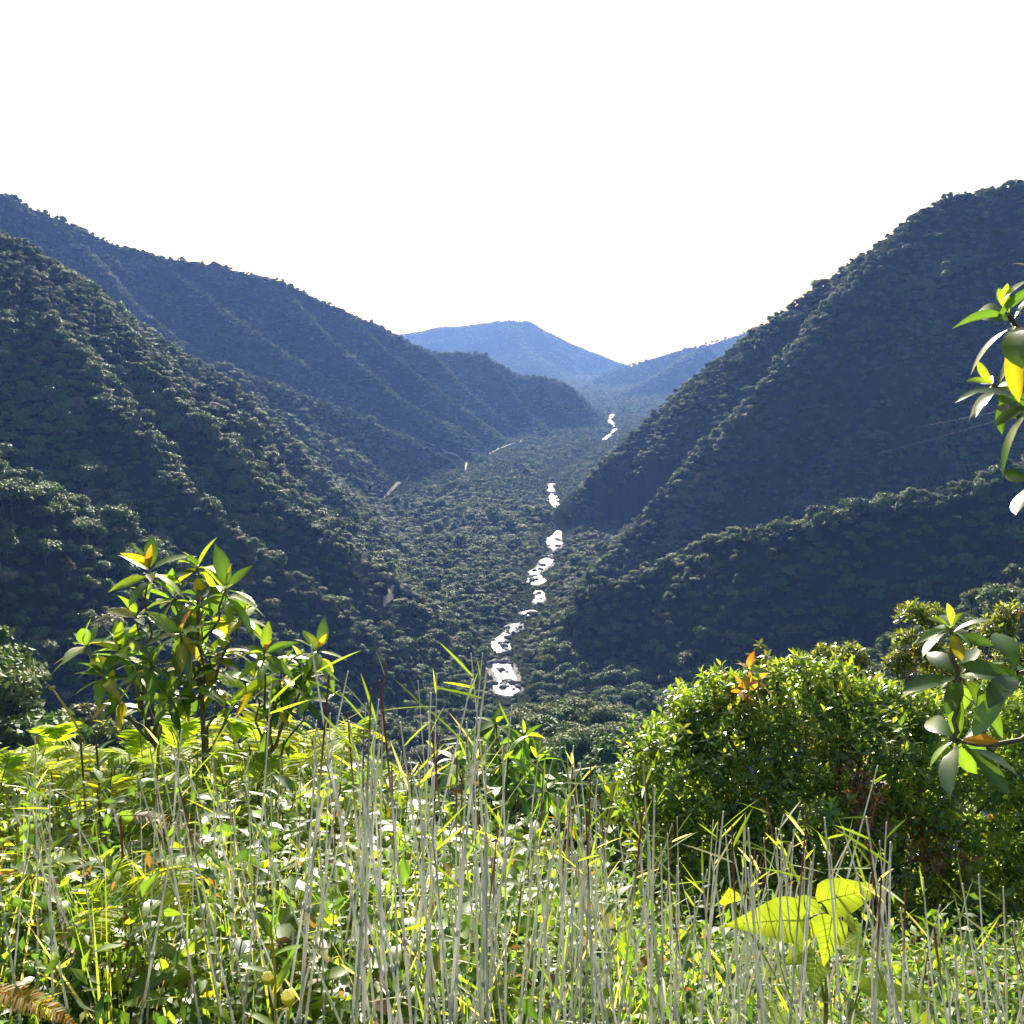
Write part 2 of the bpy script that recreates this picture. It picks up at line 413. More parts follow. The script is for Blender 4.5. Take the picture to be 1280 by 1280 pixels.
def ribbon(pts, half, lift, step=3.0):
    pts = np.asarray(pts, float)
    d = np.concatenate([[0], np.cumsum(np.hypot(*np.diff(pts[:, :2], axis=0).T))])
    s = np.arange(0, d[-1], step)
    x, y = np.interp(s, d, pts[:, 0]), np.interp(s, d, pts[:, 1])
    k = np.ones(5) / 5
    if len(x) > 60:
        x[2:-2] = np.convolve(x, k, 'valid'); y[2:-2] = np.convolve(y, k, 'valid')
    tx, ty = np.gradient(x), np.gradient(y); l = np.hypot(tx, ty) + 1e-9
    nx, ny = ty / l, -tx / l
    hw = half(s) * (1 - 0.93 * gapf(y)) if callable(half) else half * (0.35 + 0.75 * np.sin(math.pi * np.linspace(0.08, 0.92, len(s))) + 0.5 * vnoise(s / 5, s * 0, 8) - 0.25)
    u = np.linspace(-1, 1, 9)
    jag = callable(half)
    e1 = 1 + (0.75 * fbm(x, y, 13, 3, 61) if jag else 0.25 * fbm(x, y, 6, 2, 61)); e2 = 1 + (0.75 * fbm(x, y, 13, 3, 67) if jag else 0.25 * fbm(x, y, 6, 2, 67))
    U = np.where(u[None] < 0, u[None] * e1[:, None], u[None] * e2[:, None])
    X = x[:, None] + nx[:, None] * hw[:, None] * U; Y = y[:, None] + ny[:, None] * hw[:, None] * U
    Z = lift(X, Y)
    n, m = X.shape
    i = np.arange(n - 1)[:, None] * m; j = np.arange(m - 1)[None]
    F = np.stack([i + j, i + j + 1, i + m + j + 1, i + m + j], -1).reshape(-1, 4)
    return np.stack([X, Y, Z], -1).reshape(-1, 3), F

def river_material():
    m, nt, out = new_mat('white water')
    co = N(nt, 'ShaderNodeTexCoord')
    n1 = N(nt, 'ShaderNodeTexNoise'); n1.inputs['Scale'].default_value = 0.16; n1.inputs['Detail'].default_value = 6; n1.inputs['Roughness'].default_value = 0.7
    n2 = N(nt, 'ShaderNodeTexNoise'); n2.inputs['Scale'].default_value = 0.9; n2.inputs['Detail'].default_value = 5
    for n in (n1, n2): nt.links.new(co.outputs['Object'], n.inputs['Vector'])
    cr = N(nt, 'ShaderNodeValToRGB')
    cr.color_ramp.elements[0].position = 0.46; cr.color_ramp.elements[0].color = (0.05, 0.07, 0.07, 1)
    cr.color_ramp.elements[1].position = 0.6; cr.color_ramp.elements[1].color = (0.7, 0.72, 0.74, 1)
    nt.links.new(n1.outputs['Fac'], cr.inputs[0])
    pr = N(nt, 'ShaderNodeBsdfPrincipled'); nt.links.new(cr.outputs[0], pr.inputs['Base Color'])
    pr.inputs['Roughness'].default_value = 0.14; pr.inputs['IOR'].default_value = 1.33
    pr.inputs['Specular IOR Level'].default_value = 0.8
    bp = N(nt, 'ShaderNodeBump'); bp.inputs['Strength'].default_value = 1.0; bp.inputs['Distance'].default_value = 0.6
    nt.links.new(n2.outputs['Fac'], bp.inputs['Height']); nt.links.new(bp.outputs[0], pr.inputs['Normal'])
    nt.links.new(pr.outputs[0], out.inputs['Surface'])
    return m
YHID = (on_plane(700, 603)[1], on_plane(756, 549)[1])
GAPS = [on_plane(*p)[1] for p in ((637, 872), (622, 818), (650, 773), (676, 757), (670, 733), (690, 688), (698, 640), (692, 595), (715, 577), (740, 560), (764, 534))]
def gapf(y):
    y = np.asarray(y, float)
    hid = ((y > YHID[0]) & (y < YHID[1])).astype(float)
    return np.max([hid] + [np.exp(-((y - g_) / (0.017 * g_)) ** 2) for g_ in GAPS], axis=0)
def river_half(s):
    return 6.0 + 2.0 * np.sin(s / 41.0) + 1.5 * np.sin(s / 17.0 + 1) - np.clip((s - 500) / 500, 0, 1) * 2.0
M_gravel = plain_material('river gravel', (0.10, 0.10, 0.09), (0.24, 0.23, 0.21), 0.5, 0.95, 0.1, 0.4)
V, F = ribbon(RIVER, lambda s_: river_half(s_ + 23) * 1.35 + 1.0, lambda X, Y: -1.25 + 0.3 * fbm(X, Y, 5, 3, 44) - 5 * np.clip(gapf(Y) - 0.6, 0, 1) / 0.4)
tag(link('river_bank', mesh_np('river_bank', V, F, [M_gravel])), 'grey gravel bars and stones along the river', None, None, 'structure')
V, F = ribbon(RIVER, river_half, lambda X, Y: -0.9 + 0.25 * fbm(X, Y, 6, 3, 40) - 5 * np.clip(gapf(Y) - 0.6, 0, 1) / 0.4)
tag(link('river', mesh_np('river', V, F, [river_material()])), 'narrow white glittering river winding along the valley floor', None, None, 'structure')
ROAD_W = []
for r in ROADS:
    # find where each pixel meets the ground by stepping along its ray
    pts = []
    for (px, py) in r:
        ys = np.linspace(350, 2700, 2400)
        q = np.array([P(px, py, Y) for Y in ys])
        g = ground(q[:, 0], q[:, 1])
        k = np.argmax(q[:, 2] < g + 0.5)
        pts.append(q[k])
    ROAD_W.append(np.array(pts))
for w in ROAD_W:
    V, F = ribbon(w, 1.5, lambda X, Y: ground(X, Y) + 0.6, 2.0)
    tag(link('dirt_road', mesh_np('dirt_road', V, F, [M_road])), 'pale dirt road cut along the foot of the left slopes', None, None, 'structure')

# ------------------------------------------------------------------ forest
def tree_geo(seed, R=5.0, H=7.0, trunk=6.0, lumps=13, cards=230, card=0.44, flat=0.7, spread=0.62):
    rg = np.random.RandomState(seed)
    crown, wood = Geo(), Geo()
    ang = rg.rand(lumps) * 2 * math.pi
    u = rg.rand(lumps) ** 0.7
    cz = trunk + H * (0.25 + 0.62 * rg.rand(lumps) * (1 - 0.35 * u))
    spread *= 1.12
    c = np.stack([np.cos(ang) * R * spread * u, np.sin(ang) * R * spread * u, cz], -1)
    lr = R * (0.22 + 0.40 * rg.rand(lumps) ** 1.6)
    P_, N_ = [], []
    for k in range(lumps):
        v = nrm(rg.randn(cards, 3)); v[:, 2] = np.where(v[:, 2] < -0.45, -v[:, 2], v[:, 2])
        rad = lr[k] * (0.60 + 0.55 * rg.rand(cards)) * (1 + 0.18 * np.sin(v[:, 0] * 6 + k) * np.sin(v[:, 1] * 5))
        p = c[k] + v * rad[:, None] * np.array((1, 1, flat))
        P_.append(p); N_.append(v)
    p = np.concatenate(P_); v = np.concatenate(N_); n = len(p)
    nn = nrm(v * 0.6 + np.array((0, 0, 0.45)) + rg.randn(n, 3) * 0.55)
    t = nrm(np.cross(nn, rg.randn(n, 3))); b = np.cross(nn, t)
    s = card * (0.55 + 0.9 * rg.rand(n))[:, None]
    q = np.stack([p - t * s, p + b * s * 0.6 - nn * s * 0.25, p + t * s, p - b * s * 0.6 - nn * s * 0.25], 1).reshape(-1, 3)
    F = np.arange(n * 4).reshape(-1, 4)
    crown.add(q, F)
    wood.tube([(0, 0, -2), (0.1, 0, trunk * 0.5), (0.25, 0.1, trunk), (0.3, 0.2, trunk + H * 0.5)], [0.34, 0.26, 0.2, 0.08], 7)
    for k in range(0, lumps, 2):
        mid = np.array((0.2, 0.1, trunk * 0.85)) * 0.5 + c[k] * 0.5; mid[2] -= 0.4
        wood.tube([(0.2, 0.05, trunk * 0.8), mid, c[k]], [0.16, 0.1, 0.04], 5)
    return crown, wood
KINDS = [dict(R=5.2, H=6.5, trunk=2.2), dict(R=4.2, H=8.5, trunk=2.5, lumps=11), dict(R=6.0, H=5.0, trunk=4, flat=0.5, spread=0.7),
         dict(R=4.6, H=6.0, trunk=1.8, lumps=10), dict(R=3.4, H=7.0, trunk=2, lumps=10), dict(R=5.6, H=7.0, trunk=2.4, lumps=13, spread=0.66),
         dict(R=3.0, H=4.0, trunk=6, lumps=7, flat=0.6), dict(R=5.0, H=5.2, trunk=3.5, lumps=10, flat=0.45)]
TREES = []
for i, kd in enumerate(KINDS):
    c, w = tree_geo(100 + i, **kd)
    TREES.append((c.mesh('crown', [M_crown], False), w.mesh('trunk', [M_bark])))
src = bpy.data.collections.new('forest tree kinds')          # sources of the forest mass, not part of the scene itself
def joined(i, c, w):
    g = Geo()
    g.V, g.F, g.T = c.V + w.V, list(c.F) + [f + c.n for f in w.F], c.T + w.T
    g.M = c.M + [m_ + 1 for m_ in w.M]; g.n = c.n + w.n
    o = bpy.data.objects.new('forest_tree_%02d' % i, g.mesh('forest_tree', [M_crown, M_bark], False))
    src.objects.link(o)
for i, kd in enumerate(KINDS): joined(i, *tree_geo(100 + i, **kd))
for i, kd in enumerate(KINDS[:6]): joined(len(KINDS) + i, *tree_geo(200 + i, **{**kd, 'cards': 55, 'card': 0.85}))

def scatter():
    out = []
    rg = np.random.RandomState(3)
    for (r0, r1, cell, s0, s1) in ((12, 48, 2.6, 0.22, 0.42), (48, 300, 4.2, 0.22, 0.42), (48, 420, 7.2, 0.7, 1.2), (420, 1000, 5.7, 0.52, 1.08), (1000, 1900, 6.1, 0.54, 1.02), (1900, 3300, 8.6, 0.68, 1.12), (3300, 9000, 19, 1.2, 1.8)):
        gx, gy = np.meshgrid(np.arange(-r1 * 0.62, r1 * 0.62, cell), np.arange(20, r1, cell))
        x = (gx + (rg.rand(*gx.shape) - 0.5) * cell * 1.1).ravel(); y = (gy + (rg.rand(*gy.shape) - 0.5) * cell * 1.1).ravel()
        R = np.hypot(x, y); A = np.degrees(np.arctan2(x, y))
        m = (R > r0) & (R <= r1) & (np.abs(A) < 33)
        x, y, R = x[m], y[m], R[m]
        z = ground(x, y)
        sc = s0 + (s1 - s0) * rg.rand(len(x)) ** 1.6
        sc = sc * (0.62 + 0.8 * vnoise(x / 38, y / 38, 77))
        big = rg.rand(len(x)) < 0.05
        sc = np.where(big & (R < 1900), sc * 1.5, sc)
        dr, _ = seg_dist(x, y, RIVER)
        dist_s = np.interp(y, [400, 700, 1200], [8, 7.5, 6.5])
        dist_s = dist_s * (1 - 0.95 * gapf(y)) + 0.5
        m = (dr > dist_s + 9 * (vnoise(x / 17, y / 17, 5) - 0.6))
        sc = np.where(dr < 30, sc * np.clip(np.clip(dr, 0, 30) / 30, 0.30, 1), sc)
        sc = np.where((gapf(y) > 0.5) & (dr < 22), sc * 1.35, sc)
        for w in ROAD_W:
            d, _ = seg_dist(x, y, w); m &= d > 3.6
            # low scrub on the viewer's side of the road
            ahead = (d < 26) & (np.hypot(x, y) < np.hypot(w[:, 0].mean(), w[:, 1].mean()))
            sc = np.where(ahead, sc * 0.5, sc)
        m &= seen(x, y, z + 16 * sc, np.where(R < 900, 12, 25))
        out.append(np.stack([x, y, z - 0.3 - sc * 3.0 * np.clip((R - 500) / 400, 0, 1) - sc * 3.0 * np.clip((R - 2500) / 800, 0, 1), sc, R], -1)[m])
    return np.concatenate(out)
FT = scatter()
print('forest trees', len(FT))
rgf = np.random.RandomState(11)
FROT = rgf.rand(len(FT)) * 2 * math.pi
FVAR = np.where(FT[:, 4] < 1500, rgf.choice(8, len(FT), p=[.18, .15, .14, .14, .12, .15, .04, .08]), 8 + rgf.randint(0, 6, len(FT)))
pxs, pys = project(FT[:, 0], FT[:, 1], FT[:, 2] + 11 * FT[:, 3])
strict = seen(FT[:, 0], FT[:, 1], FT[:, 2] + 11 * FT[:, 3], -2)
infr = (pxs > -10) & (pxs < 1290) & (pys > 200) & (pys < 935) & strict
infr &= ~((pxs > 800) & (pys > 870)) & ~((pxs < 560) & (pys > 900)) & (FVAR < 8)
score = np.where(infr, FT[:, 3] / FT[:, 4], 0)
near = np.zeros(len(FT), bool); near[np.argsort(-score)[:290]] = True
LABELS = {
    'left': 'leafy rainforest tree on the dark near left slope behind the big-leaved sapling',
    'edge': 'grey-green rainforest tree at the left edge just beyond the fern thicket',
    'mid': 'rounded rainforest tree on the low knoll below the lower river bend',
    'right': 'rainforest tree on the shaded lower right spur beyond the round shrub',
    'floor': 'rainforest tree among the nearest trees beside the lower river bend',
}
protos = {}
for i in np.nonzero(near)[0]:
    x, y, z, s, R = FT[i]; px, py = pxs[i], pys[i]
    k = int(FVAR[i])
    reg = 'edge' if (px < 130 and R < 260) else 'left' if px < 440 else 'right' if px > 820 else 'mid' if R < 480 else 'floor'
    if k not in protos:
        t = thing('rainforest_tree', LABELS[reg], 'tree', (x, y, z), FROT[i], s, 'rainforest trees on the nearer slopes')
        link('crown', TREES[k][0], t); link('trunk', TREES[k][1], t)
        protos[k] = t
    else:
        dup(protos[k], (x, y, z), FROT[i], s, LABELS[reg])

def forest_mass(name, idx, label):
    me = bpy.data.meshes.new(name)
    co = FT[idx, :3].astype(np.float32)
    me.vertices.add(len(co)); me.vertices.foreach_set('co', np.ascontiguousarray(co).ravel())
    a = me.attributes.new('scl', 'FLOAT', 'POINT'); a.data.foreach_set('value', FT[idx, 3].astype(np.float32))
    a = me.attributes.new('tall', 'FLOAT', 'POINT'); a.data.foreach_set('value', (FT[idx, 3] * (0.75 + 0.75 * rgf.rand(len(idx)) ** 2)).astype(np.float32))
    a = me.attributes.new('rot', 'FLOAT', 'POINT'); a.data.foreach_set('value', FROT[idx].astype(np.float32))
    a = me.attributes.new('kind_of_tree', 'INT', 'POINT'); a.data.foreach_set('value', FVAR[idx].astype(np.int32))
    me.update()
    o = link(name, me); tag(o, label, None, None, 'stuff')
    ng = bpy.data.node_groups.new('forest scatter', 'GeometryNodeTree')
    ng.interface.new_socket('Geometry', in_out='INPUT', socket_type='NodeSocketGeometry')
    ng.interface.new_socket('Geometry', in_out='OUTPUT', socket_type='NodeSocketGeometry')
    gi, go = N(ng, 'NodeGroupInput'), N(ng, 'NodeGroupOutput')
    ip = N(ng, 'GeometryNodeInstanceOnPoints'); ci = N(ng, 'GeometryNodeCollectionInfo')
    ci.inputs['Collection'].default_value = src
    ci.inputs['Separate Children'].default_value = True; ci.inputs['Reset Children'].default_value = True
    def attr(nm, ty):
        n = N(ng, 'GeometryNodeInputNamedAttribute', data_type=ty); n.inputs['Name'].default_value = nm; return n.outputs['Attribute']
    cx = N(ng, 'ShaderNodeCombineXYZ'); ng.links.new(attr('rot', 'FLOAT'), cx.inputs[2])
    er = N(ng, 'FunctionNodeEulerToRotation'); ng.links.new(cx.outputs[0], er.inputs[0])
    cs = N(ng, 'ShaderNodeCombineXYZ')
    for q in range(3): ng.links.new(attr('scl' if q < 2 else 'tall', 'FLOAT'), cs.inputs[q])
    ng.links.new(gi.outputs[0], ip.inputs['Points']); ng.links.new(ci.outputs[0], ip.inputs['Instance'])
    ip.inputs['Pick Instance'].default_value = True
    ng.links.new(attr('kind_of_tree', 'INT'), ip.inputs['Instance Index'])
    ng.links.new(er.outputs[0], ip.inputs['Rotation']); ng.links.new(cs.outputs[0], ip.inputs['Scale'])
    ng.links.new(ip.outputs[0], go.inputs[0])
    md = o.modifiers.new('scatter', 'NODES'); md.node_group = ng
    return o
forest_mass('forest', np.nonzero(~near)[0], 'unbroken rainforest covering the valley floor and the far mountain slopes')
#FOREGROUND
# ------------------------------------------------------------------ foreground plants
UP = np.array((0, 0, 1.0))
rgp = np.random.RandomState(21)
def gz(x, y): return float(ground(np.array([x]), np.array([y]))[0])
def col(base, n, var=0.25, rg=rgp):
    b = np.asarray(base, float)
    return b[None] * (1 + var * (rg.rand(n, 1) * 2 - 1)) * (1 + 0.12 * (rg.rand(n, 3) * 2 - 1))
def pick(cols, probs, n, rg=rgp, var=0.25):
    c = np.array(cols)[rg.choice(len(cols), n, p=probs)]
    return c * (1 + var * (rg.rand(n, 1) * 2 - 1))
G_DEEP, G_MID, G_LIME, G_YEL, G_ORANGE, G_BROWN = (0.035, 0.080, 0.024), (0.065, 0.130, 0.026), (0.120, 0.195, 0.028), (0.200, 0.185, 0.022), (0.28, 0.14, 0.025), (0.13, 0.070, 0.035)

def whorl(g, c, axis, n, L, rg, width=0.17, lo=-0.5, hi=1.2, young=2, curl=0.25, cols=None, shape='lance', mat=0, seg=5):
    """a terminal rosette: young leaves upright on the axis, older ones spreading and drooping"""
    axis = nrm(np.asarray(axis, float))
    a = nrm(np.cross(axis, np.array((0.3, 0.7, 0.2)))); b = np.cross(axis, a)
    k = np.arange(n)
    ph = k * 2.399 + rg.rand() * 6
    el = np.interp(k / max(n - 1, 1), [0, 0.35, 1], [hi, 0.35, lo]) + 0.25 * rg.randn(n)
    rad = np.cos(ph)[:, None] * a + np.sin(ph)[:, None] * b
    d = rad * np.cos(el)[:, None] + axis * np.sin(el)[:, None]
    nn = axis * np.cos(el)[:, None] - rad * np.sin(el)[:, None]
    nn = nn + 0.25 * rg.randn(n, 3)
    LL = L * (0.75 + 0.4 * rg.rand(n)); LL[:young] *= 0.62
    p = np.asarray(c) - axis * (L * 0.5 * (k / max(n, 1)) * rg.rand(n))[:, None] + d * 0.06 * L
    T = pick([G_DEEP, G_MID, G_LIME], [.4, .4, .2], n, rg) if cols is None else pick(*cols, n, rg)
    for q in range(min(young, n)):
        T[q] = np.array(G_LIME) * 1.3 if rg.rand() < 0.75 else np.array(G_ORANGE) * (0.7 + 0.5 * rg.rand()) if rg.rand() < 0.5 else np.array(G_YEL)
    for q in range(n):
        if q > n * 0.6 and rg.rand() < 0.10: T[q] = np.array(G_YEL) * 1.1
    g.leaves(p, d, nn, LL, LL * width * (0.85 + 0.3 * rg.rand(n)), T, seg, 0.22, curl * (0.5 + rg.rand(n)), shape, mat)
    for q in range(n):
        g.tube([p[q] - d[q] * 0.10 * L, p[q] + d[q] * 0.06 * L], [0.010 * L, 0.008 * L], 4, (0.10, 0.12, 0.03), mat)

def path(a, b, sag=0.0, n=6, wob=0.0, rg=rgp):
    a, b = np.asarray(a, float), np.asarray(b, float)
    t = np.linspace(0, 1, n)[:, None]
    p = a + (b - a) * t + np.array((0, 0, 1.0)) * (sag * np.sin(t * math.pi))
    if wob: p[1:-1] += rg.randn(n - 2, 3) * wob
    return p

# --- big-leaved sapling at the left
def sapling():
    rg = np.random.RandomState(5); Y = 5.2
    base = P(255, 1010, Y); base[2] = gz(base[0], Y) - 0.05
    t = thing('sapling', 'big-leaved sapling with glossy rosettes and a few yellow leaves above the fern thicket', 'sapling', base)
    st, lf = Geo(), Geo()
    top = P(248, 735, Y) - base
    stem = path((0, 0, 0), top, 0.0, 9, 0.012, rg)
    st.tube(stem, np.linspace(0.022, 0.009, 9), 7, (0.10, 0.10, 0.06))
    LS = 1.1
    sides = []
    for (px, py) in ((165, 800), (350, 825)):
        q = path((0.03 * rg.randn(), 0.03, 0), P(px, py + 30, Y) - base, 0.03, 9, 0.012, rg); sides.append(q)
        st.tube(q, np.linspace(0.016, 0.007, 9), 7, (0.10, 0.10, 0.06))
    heads = [(187, 712, 0, .20, 12), (247, 708, .15, .19, 11), (283, 735, -.1, .21, 13), (215, 745, .2, .18, 10), (150, 812, .05, .19, 13), (190, 830, -.2, .17, 9),
             (252, 772, .2, .18, 11), (300, 770, 0.1, .18, 10), (225, 790, -.2, .19, 11), (262, 822, .1, .18, 11), (352, 838, 0, .19, 13), (376, 828, .2, .18, 11), (318, 850, .1, .14, 9),
             (212, 872, -.25, .14, 10), (290, 880, .1, .13, 8), (345, 880, -.1, .13, 8), (240, 850, -.1, .17, 9), (170, 770, .15, .16, 7), (385, 870, -.1, .13, 7), (198, 895, .1, .13, 7), (108, 806, .1, .19, 10), (128, 842, -.1, .17, 9), (398, 812, .05, .17, 10), (330, 815, -.15, .16, 9), (275, 850, .2, .16, 9)]
    for (px, py, dy, L, n) in heads:
        c = P(px, py, Y + dy) - base
        f = np.interp(c[2] / top[2], [0.2, 1.0], [0.25, 0.86])
        k0 = (sides[0] if px < 205 else sides[1] if px > 310 else stem)[int(round(f * 8))]
        br = path(k0, c, -0.05, 6, 0.012, rg)
        st.tube(br, np.linspace(0.010, 0.005, 6), 5, (0.10, 0.11, 0.05))
        ax = nrm(br[-1] - br[-3]) + np.array((0, 0, 0.9))
        L *= LS; n += 2
        whorl(lf, c, ax, n, L, rg, 0.165, -0.6, 1.25, 1 + (rg.rand() < .4), 0.22, ([G_DEEP, G_MID, G_LIME, G_YEL], [.36, .36, .22, .06]))
        m = rg.randint(2, 5)                      # leaves along the branch
        q = rg.rand(m) * 0.6 + 0.3
        pp = k0 + (c - k0) * q[:, None]
        d = nrm(rg.randn(m, 3) + np.array((0, 0, 0.1)))
        lf.leaves(pp, d, np.tile(UP, (m, 1)), L * 0.85, L * 0.14, pick([G_DEEP, G_MID, G_YEL], [.45, .4, .15], m, rg), 5, 0.2, 0.4)
    link('stem', st.mesh('stem', [M_twig]), t); link('foliage', lf.mesh('foliage', [M_leaf]), t)
sapling()

# --- tree whose branches reach in from the right edge
def edge_tree():
    rg = np.random.RandomState(8); Y = 3.0
    base = P(1365, 1200, Y); base[2] = gz(base[0], Y) - 0.05
    t = thing('broadleaf_tree', 'slender tree at the right edge with large dark glossy leaves and orange young tips', 'tree', base)
    trunk = np.array([(0, 0, 0), P(1350, 900, Y) - base, P(1345, 700, Y + .1) - base, P(1340, 500, Y) - base, P(1330, 280, Y) - base])
    tt = np.linspace(0, 1, 5); ts = np.linspace(0, 1, 17)
    trunk = np.stack([np.interp(ts, tt, trunk[:, q]) for q in range(3)], -1)
    g = Geo(); g.tube(trunk, np.linspace(0.03, 0.014, 17), 8)
    link('trunk', g.mesh('trunk', [M_twig]), t)
    #        whorl centre, start height on trunk, leaf length, count, axis
    clusters = [((1188, 785), 0.46, .125, 14, (-0.15, -0.25, 1.0), 0.0, 1.35, 5), ((1200, 845), 0.40, .165, 12, (-0.25, -0.1, 0.7), -.9, 0.5, 1), ((1196, 925), 0.30, .165, 11, (-0.4, -0.1, 0.4), -1.0, 0.4, 2),
                ((1262, 395), 0.86, .16, 12, (-0.5, -0.1, 0.9), -.8, 1.1, 2), ((1242, 482), 0.74, .145, 15, (-0.7, -0.1, 0.5), -.9, 1.0, 3), ((1290, 505), 0.7, .17, 10, (-0.3, -0.1, 0.8), -.7, 1.0, 0), ((1292, 602), 0.62, .15, 9, (-0.7, -0.1, 0.3), -.6, .8, 0),
                ((1300, 345), 0.9, .13, 10, (-.2, 0, 1), -.6, 1.1, 2), ((1272, 840), 0.4, .17, 9, (0, -.1, .8), -.8, .8, 0)]
    clusters = [clusters[2], clusters[1], clusters[0]] + clusters[3:]; last = None      # the lower shoot grows upwards through its three rosettes
    for (pp, f, L, n, ax, lo, hi, yg) in clusters:
        c = P(pp[0], pp[1], Y + (0.03 if pp[0] < 1220 and pp[1] > 700 else 0.12) * rg.randn()) - base
        k0 = trunk[int(f * 16)] if last is None else last
        last = c if pp[0] < 1220 and pp[1] > 800 else None
        b = Geo(); b.tube(path(k0, c, -0.04, 7, 0.006, rg), np.linspace(0.010, 0.006, 7), 6)
        link('branch', b.mesh('branch', [M_twig]), t)
        lf = Geo()
        whorl(lf, c, ax, n, L, rg, 0.19, lo, hi, yg, 0.3, ([G_DEEP, G_MID, (0.05, 0.10, 0.03)], [.55, .25, .20]), 'obov', 0, 8)
        link('leaf_cluster', lf.mesh('leaf_cluster', [M_leaf]), t)
edge_tree()

# --- dense round shrub at the right
def shrub(name, label, blobs, Y, nleaf, L, base_px, seed, cols, reddish=0.06, floor=None, twigs=60):
    """blobs: (px, py, dY, radius) in the photo; leaves stand in small rosettes all over the blobs"""
    rg = np.random.RandomState(seed)
    base = P(base_px[0], base_px[1], Y); base[2] = gz(base[0], Y) - 0.1
    t = thing(name, label, 'shrub', base)
    C = np.array([P(b[0], b[1], Y + b[2]) - base for b in blobs]); Rr = np.array([b[3] for b in blobs])
    nro = nleaf // 7
    wts = Rr ** 2 / (Rr ** 2).sum()
    k = rg.choice(len(C), nro, p=wts)
    v = nrm(rg.randn(nro, 3))
    v[:, 2] = np.where(v[:, 2] < -0.5, -v[:, 2], v[:, 2])
    depth = 1 - 0.55 * rg.rand(nro) ** 2.0
    lump = 1 + 0.16 * np.sin(v[:, 0] * 7 + k) * np.sin(v[:, 2] * 6 + k * 2) + 0.15 * rg.randn(nro)
    p = C[k] + v * (Rr[k] * depth * lump)[:, None] * np.array((1, 1, 0.85))
    # keep rosettes off the inside of other blobs
    inside = np.zeros(nro, bool)
    for q in range(len(C)):
        inside |= (np.linalg.norm((p - C[q]) / np.array((1, 1, .85)), axis=1) < Rr[q] * 0.6)
    p, v, k = p[~inside], v[~inside], k[~inside]; nro = len(p)
    ax = nrm(v * 0.6 + np.array((0, 0, 0.75)) + 0.25 * rg.randn(nro, 3))
    m = 7
    a = nrm(np.cross(ax, rg.randn(nro, 3))); b = np.cross(ax, a)
    ph = (np.arange(m) * 2.399)[None] + rg.rand(nro, 1) * 6
    el = np.linspace(1.15, -0.15, m)[None] + 0.22 * rg.randn(nro, m)
    rad = np.cos(ph)[..., None] * a[:, None] + np.sin(ph)[..., None] * b[:, None]
    d = rad * np.cos(el)[..., None] + ax[:, None] * np.sin(el)[..., None]
    nn = ax[:, None] * np.cos(el)[..., None] - rad * np.sin(el)[..., None] + 0.2 * rg.randn(nro, m, 3)
    pp = np.repeat(p[:, None], m, 1) - ax[:, None] * (np.linspace(0, 0.5, m) * L)[None, :, None]
    T = pick(cols[0], cols[1], nro, rg)
    red = vnoise(p[:, 0] * 2.2 + 50, p[:, 2] * 2.2 + 50, seed) + 0.25 * rg.rand(nro)
    T = np.where((red > 1.0 - reddish)[:, None], np.array((0.14, 0.085, 0.035)) * (0.7 + 0.6 * rg.rand(nro, 1)), T)
    T = np.repeat(T[:, None], m, 1) * (0.85 + 0.3 * rg.rand(nro, m, 1))
    T[:, :3] *= np.array((1.25, 1.2, 1.0))       # the young tip leaves are paler
    LL = (L * (0.6 + 0.6 * rg.rand(nro, m)))
    g = Geo(); g.leaves(pp.reshape(-1, 3), d.reshape(-1, 3), nn.reshape(-1, 3), LL.ravel(), LL.ravel() * 0.20, T.reshape(-1, 3), 2, 0.2, 0.25)
    link('foliage', g.mesh('foliage', [M_leaf]), t)
    w = Geo()
    for q in range(len(C)):
        j = path((0.12 * rg.randn(), 0.12 * rg.randn(), 0), C[q] * np.array((0.9, 0.9, 1)), -0.1, 7, 0.04, rg)
        w.tube(j, np.linspace(0.035, 0.014, 7), 6)
        for e in range(max(3, twigs // len(C))):
            s = C[q] + nrm(rg.randn(3)) * Rr[q] * 0.95 * np.array((1, 1, .8))
            w.tube(path(j[rg.randint(3, 7)], s, 0.03, 5, 0.03, rg), np.linspace(0.010, 0.003, 5), 4)
    link('branches', w.mesh('branches', [M_twig]), t)
    return t
shrub('round_shrub', 'dense rounded shrub with small lime-green leaves and reddish tips at the right', [(810, 985, .2, .24), (838, 925, .4, .24), (868, 893, .5, .22), (905, 862, .6, .24), (960, 850, .6, .2), (1040, 848, .7, .22), (1090, 880, .6, .26), (1130, 895, .5, .3), (1000, 838, .7, .16), (1160, 905, .6, .34), (1240, 900, .7, .4), (850, 985, .1, .56), (930, 930, .4, .56), (1010, 925, .6, .62), (1085, 960, .3, .62), (1000, 1040, -.2, .66), (890, 1075, -.2, .6), (1100, 1080, -.1, .7), (1190, 1000, .5, .7), (1200, 1130, 0, .7), (1290, 1060, .4, .8), (1290, 940, .9, .6), (850, 1010, .3, .46), (862, 952, .4, .42), (885, 905, .6, .42), (1020, 880, .9, .36), (1080, 1180, 0, .6)], 8.2, 68000, 0.088,
      (1060, 1100), 31, ([G_DEEP, G_MID, G_LIME, (0.14, 0.19, 0.03)], [.14, .30, .36, .20]), 0.05)
